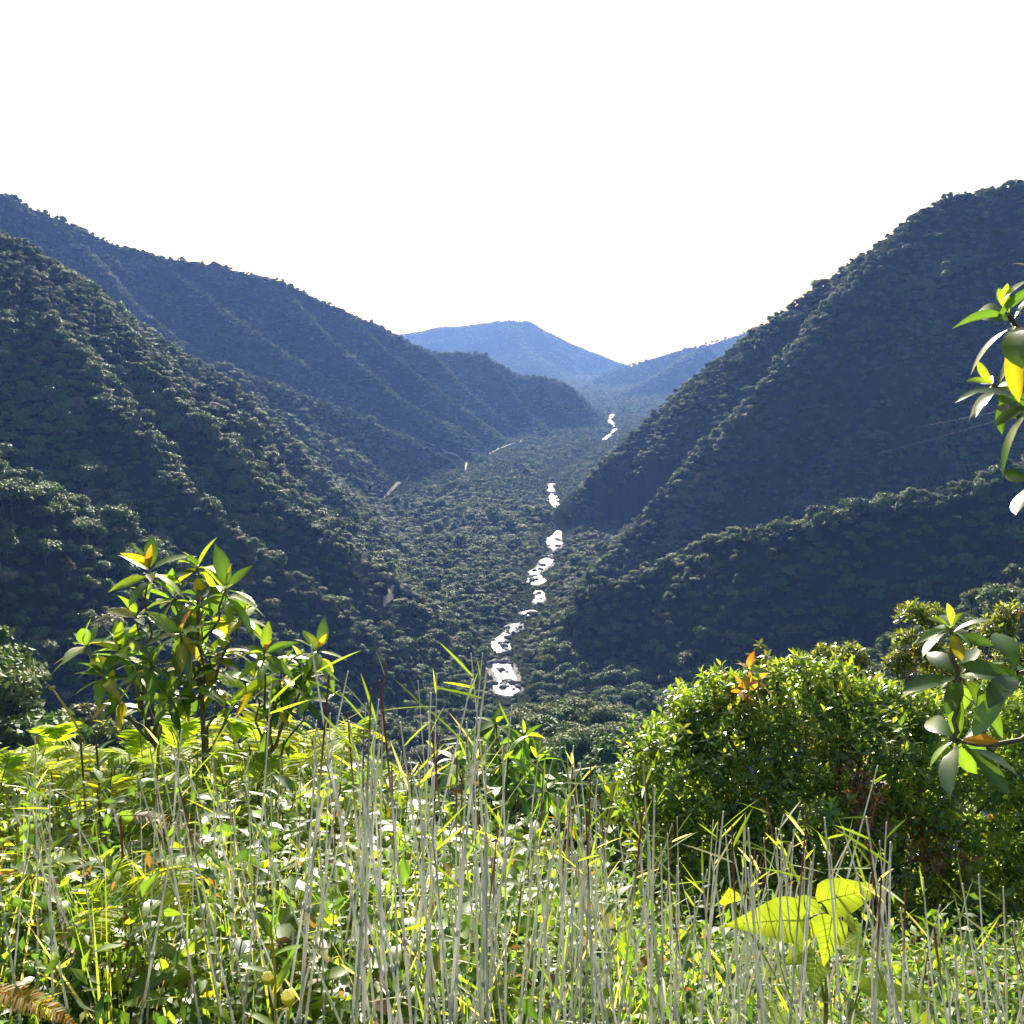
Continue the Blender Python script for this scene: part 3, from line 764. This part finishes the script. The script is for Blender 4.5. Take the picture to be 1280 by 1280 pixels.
# --- leafy shrub in the middle, below the gap
def lance_shrub():
    rg = np.random.RandomState(12); Y = 6.2
    base = P(630, 1100, Y); base[2] = gz(base[0], Y) - 0.05
    t = thing('leafy_shrub', 'bright green shrub of long pointed leaves rising between the grass stalks', 'shrub', base)
    st, lf = Geo(), Geo()
    for (px, py, dy) in ((620, 905, 0), (655, 920, .1), (590, 925, -.1), (635, 945, -.25), (672, 950, 0.1), (605, 960, -.2), (570, 950, .15), (650, 985, -.2), (615, 1000, -.2), (685, 985, .1), (585, 995, .1), (660, 1030, 0), (610, 1045, -.1), (560, 1020, 0), (700, 1025, .1)):
        c = P(px, py, Y + dy) - base
        st.tube(path((0.05 * rg.randn(), 0.05 * rg.randn(), 0), c, 0, 6, 0.02, rg), np.linspace(0.012, 0.005, 6), 5)
        whorl(lf, c, (0.3 * rg.randn(), 0.3 * rg.randn(), 1), 13, 0.20, rg, 0.13, -0.6, 1.1, 3, 0.35, ([G_DEEP, G_MID, (0.07, 0.16, 0.025)], [.25, .45, .30]))
    link('stem', st.mesh('stem', [M_twig]), t); link('foliage', lf.mesh('foliage', [M_leaf]), t)
lance_shrub()
# --- sprigs behind the round shrub
def sprig(name, label, pts, Y, L, n, cols, seed, width=0.2, base_dx=0):
    rg = np.random.RandomState(seed)
    base = P(pts[0][0] + base_dx, 1000, Y); base[2] = gz(base[0], Y) - 0.1
    t = thing(name, label, 'plant', base)
    st, lf = Geo(), Geo()
    top = P(pts[0][0], pts[0][1], Y) - base
    main = path((0, 0, 0), top, 0, 10, 0.01, rg)
    st.tube(main, np.linspace(0.02, 0.005, 10), 6)
    for (px, py) in pts:
        c = P(px, py, Y + 0.1 * rg.randn()) - base
        st.tube(path(main[6 + rg.randint(0, 3)], c, 0, 5, 0.01, rg), np.linspace(0.008, 0.003, 5), 4)
        whorl(lf, c, (0.3 * rg.randn(), 0.2 * rg.randn(), 1), n, L, rg, width, -0.5, 1.1, 0, 0.25, cols, 'lance', 0, 4)
    link('stem', st.mesh('stem', [M_twig]), t); link('foliage', lf.mesh('foliage', [M_leaf]), t)
sprig('grey_sprig', 'upright sprig of tiny grey-green leaves behind the round shrub', [(950, 805), (940, 820), (958, 820), (945, 838), (962, 842), (938, 850), (968, 862), (950, 868), (900, 880), (890, 895), (915, 885), (975, 880), (905, 842)], 8.8, 0.075, 11, ([(0.12, 0.13, 0.07), (0.09, 0.11, 0.05)], [.5, .5]), 61, 0.26)
sprig('red_leaved_sprig', 'small sprig with orange-red leaves beside the grey-green sprig', [(935, 836), (950, 848), (928, 860), (944, 862)], 8.4, 0.16, 6, ([(0.36, 0.13, 0.03), (0.28, 0.16, 0.03), G_MID], [.5, .3, .2]), 62, 0.2)
def small_tree(label, Y, blobs, seed, nl):
    t = shrub('small_tree', label, blobs, Y, nl, 0.15, (blobs[0][0], 1000), seed, ([(0.075, 0.105, 0.03), (0.11, 0.13, 0.035), (0.055, 0.09, 0.03)], [.4, .25, .35]), 0.0, None, 40)
    t['category'] = 'tree'
small_tree('small olive-crowned tree peeping over the top of the round shrub', 26, [(1030, 825, 0, .42), (1065, 825, .3, .45), (1045, 845, -.2, .5), (1085, 855, 0, .4), (1015, 850, .2, .3)], 71, 5200)
small_tree('small olive tree with an open crown behind the large dark leaves at the right', 22, [(1140, 770, 0, .36), (1165, 775, .3, .38), (1130, 800, .2, .28), (1160, 820, 0, .40), (1175, 855, .2, .5), (1125, 830, -.2, .3), (1205, 830, 0, .45), (1245, 790, .3, .4), (1270, 830, .3, .5), (1260, 770, .5, .3), (1225, 870, 0, .5)], 72, 9000)

# --- heart-leaved plant, bottom right: each big leaf a part
def heart_plant():
    rg = np.random.RandomState(9); Y = 2.1
    base = P(1040, 1280, Y); base[2] = gz(base[0], Y) - 0.03
    t = thing('heart_leaved_plant', 'plant with large sunlit lime-yellow heart-shaped leaves among the grass stalks', 'plant', base)
    top = P(1036, 1145, Y) - base
    g = Geo(); stem = path((0, 0, 0), top, 0, 8, 0.006, rg); g.tube(stem, np.linspace(0.008, 0.004, 8), 7, (0.10, 0.13, 0.04))
    link('stem', g.mesh('stem', [M_leaf]), t)
    def tip(px, py, dy=0): return P(px, py, Y + dy) - base
    #  (leaf base px, leaf tip px, half width, stalk start index, lean of the blade towards the viewer)
    spec = [((1010, 1150, 0), (920, 1150, -.06), .050, 7, -0.75), ((1022, 1128, .02), (1104, 1106, .05), .042, 7, -0.8), ((1012, 1120, .05), (1010, 1178, -.02), .034, 7, -.4), ((1040, 1145, -.06), (1032, 1200, -.12), .036, 6, -1.0),
            ((1045, 1176, -.02), (1085, 1190, -.08), .030, 6, -.6), ((1015, 1185, .02), (985, 1200, -.05), .030, 5, -.7), ((1020, 1195, .0), (1018, 1232, -.1), .032, 5, -.9), ((1075, 1236, -.02), (1168, 1240, .02), .027, 3, -.35), ((980, 1262, 0), (952, 1285, -.1), .04, 2, -.6), ((915, 1128, .1), (912, 1112, .1), .03, 4, -.8), ((1055, 1150, .1), (1078, 1158, .15), .03, 6, -.5)]
    for (b, e, w, k, lean) in spec:
        bb, ee = tip(*b), tip(*e)
        d = ee - bb; L = np.linalg.norm(d) * 1.12
        nn = np.array((0.1 * rg.randn(), lean, 0.75))
        lf = Geo()
        lf.leaves([bb], [d], [nn], L, w, [np.array((0.15, 0.22, 0.03)) * (0.9 + 0.2 * rg.rand())], 14, 0.16, 0.12, 'heart', 0, 0.05)
        dn = nrm(d); n2 = nrm(nn - dn * (nn @ dn)); sd = np.cross(dn, n2); tq = np.linspace(0, 1, 9)
        mid = bb + dn * (L * tq)[:, None] - n2 * (0.12 * L * tq ** 2 - 0.0008)[:, None] - UP * (0.036 * L * tq ** 2)[:, None]
        lf.tube(mid, np.linspace(.0013, .0004, 9), 5, (0.30, 0.36, 0.10))
        for v_ in range(1, 7):
            for sg in (-1, 1):
                r_ = w * np.interp(tq[v_], [0, .18, .35, .6, .8, 1], [.5, 1, .95, .58, .27, 0]) * 0.8
                e_ = mid[v_] + sd * sg * r_ + dn * r_ * 0.7 + n2 * r_ * 0.16
                lf.tube(path(mid[v_], e_, 0, 3), [.0007, .0005, .0003], 4, (0.26, 0.33, 0.08))
        lf.tube(path(stem[k], bb, 0.01, 4), 0.0022, 5, (0.12, 0.15, 0.04))
        link('leaf', lf.mesh('leaf', [M_soft]), t)
heart_plant()

# --- budding plant, bottom left of centre
def bud_plant():
    rg = np.random.RandomState(14); Y = 1.9
    base = P(352, 1300, Y); base[2] = gz(base[0], Y) - 0.02
    t = thing('budding_plant', 'weed with a round pale bud and narrow leaves at the bottom of the picture', 'plant', base)
    g = Geo()
    a = P(360, 1248, Y) - base; b = P(338, 1150, Y) - base; c = P(335, 1224, Y - .02) - base
    g.tube(path((0, 0, 0), a, 0, 6), np.linspace(.004, .003, 6), 6, (0.14, 0.17, 0.05)); g.tube(path((0, 0, 0), b, 0, 8, .004, rg), np.linspace(.004, .0025, 8), 6, (0.14, 0.15, 0.04))
    link('stem', g.mesh('stem', [M_soft]), t)
    for (ctr, r) in ((a, .0135), (c, .0115)):
        s = Geo(); n1, n2 = 12, 16
        th = np.linspace(0.02, math.pi - 0.02, n1)[:, None]; ph = np.linspace(0, 2 * math.pi, n2, endpoint=False)[None]
        rr = r * (1 + 0.10 * np.cos(ph * 5)) * (1 + 0.15 * np.cos(th))
        V = np.stack([rr * np.sin(th) * np.cos(ph), rr * np.sin(th) * np.sin(ph), rr * np.cos(th) * 1.15 + 0 * ph], -1)
        i = np.arange(n1 - 1)[:, None] * n2; j = np.arange(n2)[None]; j2 = (j + 1) % n2
        F = np.stack([i + j, i + n2 + j, i + n2 + j2, i + j2], -1).reshape(-1, 4)
        tint = np.where(V.reshape(-1, 3)[:, 2:3] > r * 0.45, np.array((0.42, 0.44, 0.36)), np.array((0.13, 0.17, 0.04)))
        s.add(V.reshape(-1, 3) + ctr, F, tint); link('bud', s.mesh('bud', [M_soft]), t)
    lf = Geo(); m = 16
    pp = np.array([b * f for f in np.linspace(0.35, 1, m)]); ph = np.arange(m) * 2.4
    d = np.stack([np.cos(ph), np.sin(ph) * .6, 0.35 + 0.5 * np.linspace(0, 1, m)], -1)
    lf.leaves(pp, d, np.tile(UP, (m, 1)), 0.075, 0.010, pick([G_LIME, G_MID, G_YEL], [.5, .3, .2], m, rg), 5, .2, .2)
    link('foliage', lf.mesh('foliage', [M_soft]), t)
bud_plant()

# --- ferns
def frond(g, p, az, L, rise, droop, rg, tint, pairs=26, plen=0.22):
    """one pinnate frond growing from p towards azimuth az"""
    n = 14; t = np.linspace(0, 1, n)
    h = np.array((math.cos(az), math.sin(az), 0.0))
    pts = p + h * (L * t * math.cos(rise))[:, None] + UP * (L * (t * math.sin(rise) - droop * t ** 2))[:, None]
    g.tube(pts, np.linspace(0.004, 0.0012, n) * (L / 0.7), 4, np.array(tint) * (0.9, 0.8, 0.8))
    s = np.linspace(0.14, 0.99, pairs)
    c = np.stack([np.interp(s, t, pts[:, q]) for q in range(3)], -1)
    tg = nrm(np.stack([np.interp(s, t, np.gradient(pts[:, q])) for q in range(3)], -1))
    side = np.array((-math.sin(az), math.cos(az), 0.0)); nn = nrm(np.cross(tg, side[None]) * -1)
    nn = np.where(nn[:, 2:3] < 0, -nn, nn)
    ll = L * plen * np.interp(s, [0.1, 0.35, 0.7, 1.0], [0.75, 1.0, 0.7, 0.10])
    for sg in (-1, 1):
        d = side[None] * sg + tg * 0.42 + nn * 0.12 + 0.05 * rg.randn(pairs, 3)
        g.leaves(c, d, nn + 0.35 * rg.randn(pairs, 3), ll, L / pairs * 0.36, np.array(tint)[None] * (0.8 + 0.4 * rg.rand(pairs, 1)), 3, 0.12, 0.18, 'blade')
FERN_MESH = []
for v in range(5):
    rg = np.random.RandomState(300 + v); g, st = Geo(), Geo()
    nf = rg.randint(6, 9)
    for q in range(nf):
        az = q * 2 * math.pi / nf + 0.5 * rg.randn()
        hgt = 0.55 + 0.45 * rg.rand()
        top = np.array((0.10 * math.cos(az), 0.10 * math.sin(az), hgt))
        st.tube(path((0.02 * math.cos(az), 0.02 * math.sin(az), 0), top, 0, 5), np.linspace(.005, .0035, 5), 5, (0.10, 0.09, 0.03))
        tint = [(0.13, 0.21, 0.022), (0.16, 0.23, 0.022), (0.10, 0.18, 0.025), (0.19, 0.23, 0.022)][rg.randint(4)]
        frond(g, top, az, 0.34 + 0.24 * rg.rand(), 0.55 + 0.3 * rg.randn(), 0.55 + 0.3 * rg.rand(), rg, tint, 24, 0.24)
    FERN_MESH.append((g.mesh('fronds', [M_fern]), st.mesh('stalks', [M_fern])))
fern_proto = []
def fern(px, py_top, Y, label, k, scale=1.0):
    q = P(px, py_top, Y); z0 = gz(q[0], Y)
    s = max(0.5, (q[2] - z0) / 1.02) * scale
    if len(fern_proto) <= k:
        t = thing('fern', label, 'fern', (q[0], Y, z0 - 0.02), rgp.rand() * 6, s, 'ferns of the thicket at the left')
        link('fronds', FERN_MESH[k][0], t); link('stalks', FERN_MESH[k][1], t); fern_proto.append(t)
        return t
    return dup(fern_proto[k], (q[0], Y, z0 - 0.02), rgp.rand() * 6, s, label)
kk = 0
for Y, row, pt in ((6.0, range(-30, 430, 27), 922), (5.5, range(-30, 420, 40), 932), (5.0, range(-30, 400, 52), 955), (4.4, range(-20, 330, 64), 1000), (3.6, range(-20, 300, 80), 1075)):
    for px in row:
        lab = 'yellow-green fern in the sunlit top of the thicket at the left' if pt < 960 else 'green fern with arching fronds in the shaded lower part of the left thicket'
        fern(px + rgp.randint(-12, 12), pt + rgp.randint(-8, 24), Y + 0.25 * rgp.randn(), lab, kk % 5 if kk >= 5 else kk); kk += 1
def single_frond(name, label, px, py, Y, az, L, rise, droop, tint, hgt, seed):
    rg = np.random.RandomState(seed); g, st = Geo(), Geo()
    q = P(px, py, Y); z0 = gz(q[0], Y)
    t = thing(name, label, 'fern', (q[0], Y, z0))
    top = np.array((0, 0, q[2] - z0))
    st.tube(path((0, 0, 0), top, 0, 5), .004, 5, np.array(tint) * 0.8); frond(g, top, az, L, rise, droop, rg, tint, 30, 0.2)
    link('frond', g.mesh('frond', [M_fern]), t); link('stalk', st.mesh('stalk', [M_fern]), t)
single_frond('rust_fern', 'rust-yellow fern frond drooping at the bottom left corner', -30, 1240, 2.2, -0.15, 0.26, 0.2, 0.45, (0.30, 0.17, 0.02), 0.5, 41)
for i, (px, py, az, tn, lb) in enumerate(((20, 1150, 0.3, (0.11, 0.075, 0.05), 'dead brown fern frond lying across the left of the thicket'), (110, 1160, 2.8, (0.10, 0.07, 0.05), 'withered purplish brown frond hanging between the left stalks'), (150, 1020, 0.1, (0.10, 0.07, 0.04), 'russet dry frond standing in the shade below the sapling'), (40, 1095, 2.4, (0.15, 0.08, 0.05), 'dark brown dry frond at the left edge of the picture'))):
    single_frond('dead_fern', lb, px, py, 3.0, az, 0.30, 0.1, 0.6, tn, 0.5, 50 + i)
def fiddlehead(px0, py0, px1, py1, Y, label, r):
    a, b = P(px0, py0, Y), P(px1, py1, Y)
    z0 = gz(a[0], Y); base = np.array((a[0], Y, z0))
    g = Geo(); mid = a - base; top = b - base
    pts = list(path((0, 0, 0), mid, 0, 5)) + list(path(mid, top, 0.01, 6)[1:])
    cdir = 1 if b[0] >= a[0] else -1
    th = np.linspace(0, 3.6 * math.pi, 26); rr = r * (1 - th / (4.2 * math.pi))
    ctr = top + np.array((cdir * 0, 0, 0)) + np.array((cdir * r, 0, 0))
    pts += [ctr + np.array((-cdir * q * math.cos(a_), 0.002 * k, q * math.sin(a_))) for k, (a_, q) in enumerate(zip(th, rr))]
    g.tube(pts, np.concatenate([np.linspace(.006, .0045, 10), np.linspace(.0045, .003, 26)]), 6, (0.13, 0.15, 0.07))
    tag(link('fiddlehead', g.mesh('fiddlehead', [M_fern]), None, base), label, 'fern shoot')
fiddlehead(100, 915, 66, 862, 4.6, 'coiled fern shoot leaning left above the left thicket', .012)
fiddlehead(120, 925, 172, 842, 4.6, 'taller coiled fern shoot leaning right in front of the sapling', .012)

# --- tall grass stalks, each one an object
def stalk_mesh(seed, H=1.0):
    """unit-high bare stalk: a straight jointed cane with short stiff blades; returns (cane, blades)"""
    rg = np.random.RandomState(seed); c, b = Geo(), Geo()
    n = 12; t = np.linspace(0, 1, n)
    bend = np.array((0.05 * rg.randn(), 0.04 * rg.randn()))
    pts = np.stack([bend[0] * t ** 2, bend[1] * t ** 2, t], -1)
    grey = np.array([(0.58, 0.59, 0.54), (0.68, 0.68, 0.64), (0.50, 0.54, 0.42), (0.60, 0.58, 0.53)][rg.randint(4)])
    tint = np.repeat(grey[None] * np.interp(t, [0, .8, 1], [0.9, 1, 0.8])[:, None], 6, 0)
    if rg.rand() < 0.2: tint[-12:] = (0.22, 0.085, 0.06)
    rad = np.interp(t, [0, .5, 1], [0.0031, 0.0027, 0.0014])
    c.tube(pts, rad, 6, tint)
    for q in (3, 5, 7):
        c.tube([pts[q] - UP * .004, pts[q] + UP * .005], 0.0043, 6, grey * 0.8)
    m = rg.randint(2, 5)
    f = np.sort(rg.rand(m) * 0.7 + 0.3); f[-1] = 0.96
    p = np.stack([np.interp(f, t, pts[:, q]) for q in range(3)], -1); az = rg.rand(m) * 6.28
    up = rg.rand(m) * 0.95 + 0.25
    d = np.stack([np.cos(az), np.sin(az), np.tan(up) * (rg.rand(m) < 0.85)], -1)
    T = pick([G_LIME, (0.16, 0.22, 0.03), (0.34, 0.33, 0.24)], [.5, .3, .2], m, rg)
    bl = []
    for q in range(m):
        b = Geo(); b.leaves(p[q], d[q], UP + 0.5 * rg.randn(3), 0.045 + 0.06 * rg.rand(), 0.0020 + 0.0012 * rg.rand(), T[q:q + 1], 4, 0.2, 0.06, 'blade')
        bl.append(b.mesh('blade', [M_blade]))
    return c.mesh('grass_stalk', [M_stalk]), bl
ST = [stalk_mesh(500 + v) for v in range(14)]
bands = [  # px range, count, top py range, Y range, lean
    (10, 180, 14, (895, 1010), (2.4, 3.4), -.12, 'grey grass stalk standing in front of the fern thicket at the left'),
    (180, 400, 34, (880, 1010), (2.2, 3.4), 0.0, 'grey grass stalk below the big-leaved sapling'),
    (395, 575, 52, (805, 960), (1.8, 3.0), .07, 'tall pale stalk in the thick stand left of the central leafy shrub'),
    (560, 720, 40, (870, 1060), (1.8, 3.0), .07, 'pale grass stalk in front of the central leafy shrub'),
    (690, 840, 44, (935, 1060), (1.8, 3.0), -.03, 'pale grass stalk between the central shrub and the round shrub'),
    (840, 1000, 46, (985, 1110), (1.8, 3.0), .0, 'pale grass stalk in front of the left half of the round shrub'),
    (980, 1150, 34, (955, 1120), (1.7, 2.6), -.03, 'pale grass stalk beside the heart-leaved plant'),
    (1150, 1300, 26, (1085, 1200), (1.7, 2.4), -.22, 'short grass stalk leaning left in the bottom right corner'),
]
ns = 0
for (x0, x1, cnt, (t0, t1), (y0, y1), lean, lab) in bands:
    ctr = x0 + (x1 - x0) * rgp.rand(max(3, cnt // 6)); cY = y0 + (y1 - y0) * rgp.rand(len(ctr)); cl = lean + 0.09 * rgp.randn(len(ctr))
    for q in range(cnt):
        c_ = rgp.randint(len(ctr)); loose = rgp.rand() < 0.3
        Y = y0 + (y1 - y0) * rgp.rand() if loose else np.clip(cY[c_] + 0.15 * rgp.randn(), y0, y1)
        px = x0 + (x1 - x0) * rgp.rand() if loose else ctr[c_] + 26 * rgp.randn()
        py = t0 + (t1 - t0) * rgp.rand() ** 0.7
        top = P(px, py, Y)
        li = (lean + 0.12 * rgp.randn()) if loose else cl[c_] + 0.09 * rgp.randn(); lj = 0.05 * rgp.randn()
        H = 1.2
        for _ in range(3):
            bx, by = top[0] - li * H, Y - lj * H
            H = max(0.35, top[2] - gz(bx, by))
        v = ns % 14 if ns < 14 else rgp.randint(14)
        thick = 0.85 + 0.45 * rgp.rand()
        if ns < 14:
            o = link('grass_stalk', ST[v][0], None); [link('blade', b_, o) for b_ in ST[v][1]]
            tag(o, lab, 'grass stalk', 'tall grass stalks of the foreground'); ST[v] = (*ST[v], o)
            root = o
        else:
            root = dup(ST[v][2], (0, 0, 0), 0, 1, lab)
        root.location = (bx, by, gz(bx, by) - 0.01)
        L = math.sqrt(1 + li * li + lj * lj) * H
        root.scale = (thick, thick, L)
        axis = nrm(np.array((li, lj, 1.0)))
        root.rotation_mode = 'QUATERNION'
        root.rotation_quaternion = Vector(axis).to_track_quat('Z', 'Y') @ Matrix.Rotation(rgp.rand() * 6.28, 3, 'Z').to_quaternion()
        ns += 1
print('stalks', ns)

# --- leafy weeds, copies of six kinds
def weed_mesh(seed):
    rg = np.random.RandomState(seed); st, lf = Geo(), Geo()
    ns_ = rg.randint(3, 6)
    for q in range(ns_):
        az = rg.rand() * 6.28; top = np.array((0.22 * math.cos(az) * rg.rand(), 0.22 * math.sin(az) * rg.rand(), 0.7 + 0.3 * rg.rand()))
        pt = path((0, 0, 0), top, 0, 8, .012, rg)
        st.tube(pt, np.linspace(.006, .0025, 8), 5, (0.11, 0.12, 0.05))
        m = 26; f = np.linspace(0.25, 1, m)
        p = np.stack([np.interp(f, np.linspace(0, 1, 8), pt[:, k]) for k in range(3)], -1); ph = np.arange(m) * 2.399 + rg.rand() * 6
        d = np.stack([np.cos(ph), np.sin(ph), 0.15 + 0.7 * f * rg.rand(m)], -1)
        ln = (0.095 + 0.085 * rg.rand(m)) * (1.15 - 0.4 * f)
        wd = [0.22, 0.30, 0.12, 0.16, 0.26, 0.10][seed % 6]
        lf.leaves(p, d, np.tile(UP, (m, 1)) + 0.35 * rg.randn(m, 3), ln, ln * wd, pick([G_MID, G_LIME, (0.15, 0.21, 0.03), G_YEL, (0.10, 0.15, 0.06)], [.30, .30, .18, .04, .18], m, rg), 4, 0.2, 0.3)
    return lf.mesh('foliage', [M_soft]), st.mesh('stem', [M_soft])
WD = [weed_mesh(600 + v) for v in range(6)]
wp = []
def weed(px, py, Y, lab):
    q = P(px, py, Y); z0 = gz(q[0], Y); s = np.clip(q[2] - z0, 0.35, 1.8)
    v = len(wp) if len(wp) < 6 else rgp.randint(6)
    sc = (min(1.0, s) * (.8 + .4 * rgp.rand()),) * 2 + (s,)
    if len(wp) < 6:
        t = thing('leafy_weed', lab, 'weed', (q[0], Y, z0 - .02), rgp.rand() * 6, 1, 'leafy weeds among the grass stalks')
        link('foliage', WD[v][0], t); link('stem', WD[v][1], t); t.scale = sc; wp.append(t)
    else:
        dup(wp[v], (q[0], Y, z0 - .02), rgp.rand() * 6, sc, lab)
TOPX, TOPY = [-50, 300, 430, 520, 600, 720, 800, 900, 1000, 1100, 1180, 1330], [940, 922, 935, 962, 985, 1035, 1095, 1150, 1170, 1205, 1240, 1265]
for (Y, n, add) in ((5.6, 38, 0), (5.0, 44, 10), (4.4, 46, 32), (3.8, 44, 70), (3.3, 40, 115), (2.8, 28, 175)):
    for q in range(n):
        px = -40 + 1350 * (q + rgp.rand()) / n
        py = np.interp(px, TOPX, TOPY) + add + rgp.randint(-15, 40)
        if px > 760 and Y > 4.5: continue
        lab = 'leafy weed among the ferns at the left' if px < 400 else 'leafy weed in the sunlit tangle below the central shrub' if px < 780 else 'leafy weed at the foot of the round shrub'
        weed(px, py, Y + .2 * rgp.randn(), lab)

# --- the tangle of thin grass, fallen stems and small leaves that fills the gaps
def tangle():
    rg = np.random.RandomState(77); g = Geo()
    n = 3600
    y = 2.3 + 4.7 * rg.rand(n) ** 1.1; x = (rg.rand(n) * 2 - 1) * (0.62 * y + 0.3)
    z = ground(x, y); base = np.stack([x, y, z], -1)
    px, _ = project(x, y, z)
    ytop = np.interp(px, TOPX, TOPY) + 30
    lim = np.array([P(a, b, c)[2] for a, b, c in zip(px, ytop, y)]) - z
    h = np.clip(lim, 0.25, 1.4) * (0.3 + 0.6 * rg.rand(n))
    d = np.stack([0.28 * rg.randn(n), 0.28 * rg.randn(n), 1.0 + 0 * x], -1)
    g.leaves(base, d, rg.randn(n, 3), h, 0.002 + 0.003 * rg.rand(n), pick([G_LIME, G_MID, (0.30, 0.29, 0.19), (0.22, 0.17, 0.10), (0.15, 0.2, 0.03)], [.28, .25, .22, .1, .15], n, rg), 5, 0.2, 0.04 * rg.rand(n), 'blade')
    m = 85000
    k = rg.randint(0, n, m); f = rg.rand(m) ** 0.8
    p = base[k] + nrm(d[k]) * (h[k] * f)[:, None] + 0.12 * rg.randn(m, 3)
    dd = nrm(rg.randn(m, 3) + np.array((0, 0, 0.25)))
    ln = 0.03 + 0.05 * rg.rand(m) ** 2
    g.leaves(p, dd, UP[None] + 0.5 * rg.randn(m, 3), ln, ln * (0.14 + 0.16 * rg.rand(m)), pick([G_MID, G_LIME, G_DEEP, G_YEL, (0.16, 0.21, 0.03), (0.11, .07, .035)], [.30, .20, .33, .02, .10, .05], m, rg), 2, 0.2, 0.3)
    o = link('undergrowth', g.mesh('undergrowth', [M_blade]))
    tag(o, 'tangle of thin grass, fallen stems and small leaves covering the hillside', None, None, 'stuff')
tangle()

# --- power cables in front of the right mountain
def cable(a, b, sag, label):
    p0, p1 = P(*a), P(*b); n = 40; t = np.linspace(0, 1, n)[:, None]
    pts = p0 + (p1 - p0) * t - UP * (sag * 4 * t * (1 - t)); base = pts[0].copy()
    g = Geo(); g.tube(pts - base, 0.055, 5)
    tag(link('power_cable', g.mesh('power_cable', [M_cable]), None, base), label, 'cable')
cable((1460, 470, 620), (780, 585, 1400), 9, 'upper thin power cable crossing in front of the shaded right mountain')
cable((1460, 462, 600), (770, 640, 1330), 9, 'lower thin power cable crossing in front of the shaded right mountain')

# --- boulders in the rapids
RK = []
for v in range(4):
    rg = np.random.RandomState(900 + v); n1, n2 = 9, 12
    th = np.linspace(0.03, math.pi - .03, n1)[:, None]; ph = np.linspace(0, 2 * math.pi, n2, endpoint=False)[None]
    rr = 1 + 0.22 * np.sin(ph * 2 + v) * np.sin(th * 2) + 0.14 * rg.randn(n1, n2) * np.sin(th)
    Vv = np.stack([rr * np.sin(th) * np.cos(ph) * 1.2, rr * np.sin(th) * np.sin(ph), 0.65 * rr * np.cos(th) + 0 * ph], -1).reshape(-1, 3)
    i = np.arange(n1 - 1)[:, None] * n2; j = np.arange(n2)[None]; j2 = (j + 1) % n2
    RK.append(mesh_np('river_boulder', Vv, np.stack([i + j, i + n2 + j, i + n2 + j2, i + j2], -1).reshape(-1, 4), [M_rock]))
for q in range(150):
    f = rgp.rand() * 18; k = int(f) + 1; a, b = RIVER[k], RIVER[k + 1]
    c = a + (b - a) * rgp.rand(); c = c + np.array((rgp.randn() * 4, rgp.randn() * 3, 0))
    o = link('river_boulder', RK[q % 4], None, (c[0], c[1], -0.6), rgp.rand() * 6, 0.8 + 2.4 * rgp.rand() ** 2)
    tag(o, 'grey boulder standing in the white rapids of the river', 'boulder', 'boulders in the river rapids')

# ------------------------------------------------------------------ haze over the valley
def haze():
    zlo, zhi = float(TZ.min()) - 1.0, float(TZ.max()) + 45.0
    e = 9900.0
    v = [(-e, -e, zlo), (e, -e, zlo), (e, e, zlo), (-e, e, zlo), (-e, -e, zhi), (e, -e, zhi), (e, e, zhi), (-e, e, zhi)]
    f = [(0, 3, 2, 1), (4, 5, 6, 7), (0, 1, 5, 4), (1, 2, 6, 5), (2, 3, 7, 6), (3, 0, 4, 7)]
    m, nt, out = new_mat('valley haze')
    pv = N(nt, 'ShaderNodeVolumePrincipled')
    pv.inputs['Density'].default_value = HAZE_DENSITY
    pv.inputs['Color'].default_value = (*HAZE_COLOR, 1)
    pv.inputs['Absorption Color'].default_value = (1, 1, 1, 1)
    pv.inputs['Anisotropy'].default_value = 0.1
    nt.links.new(pv.outputs[0], out.inputs['Volume'])
    o = link('haze', mesh_np('haze', np.array(v), np.array(f), [m], smooth=False))
    tag(o, 'blue air filling the valley and fading the far mountains', None, None, 'stuff')
haze()
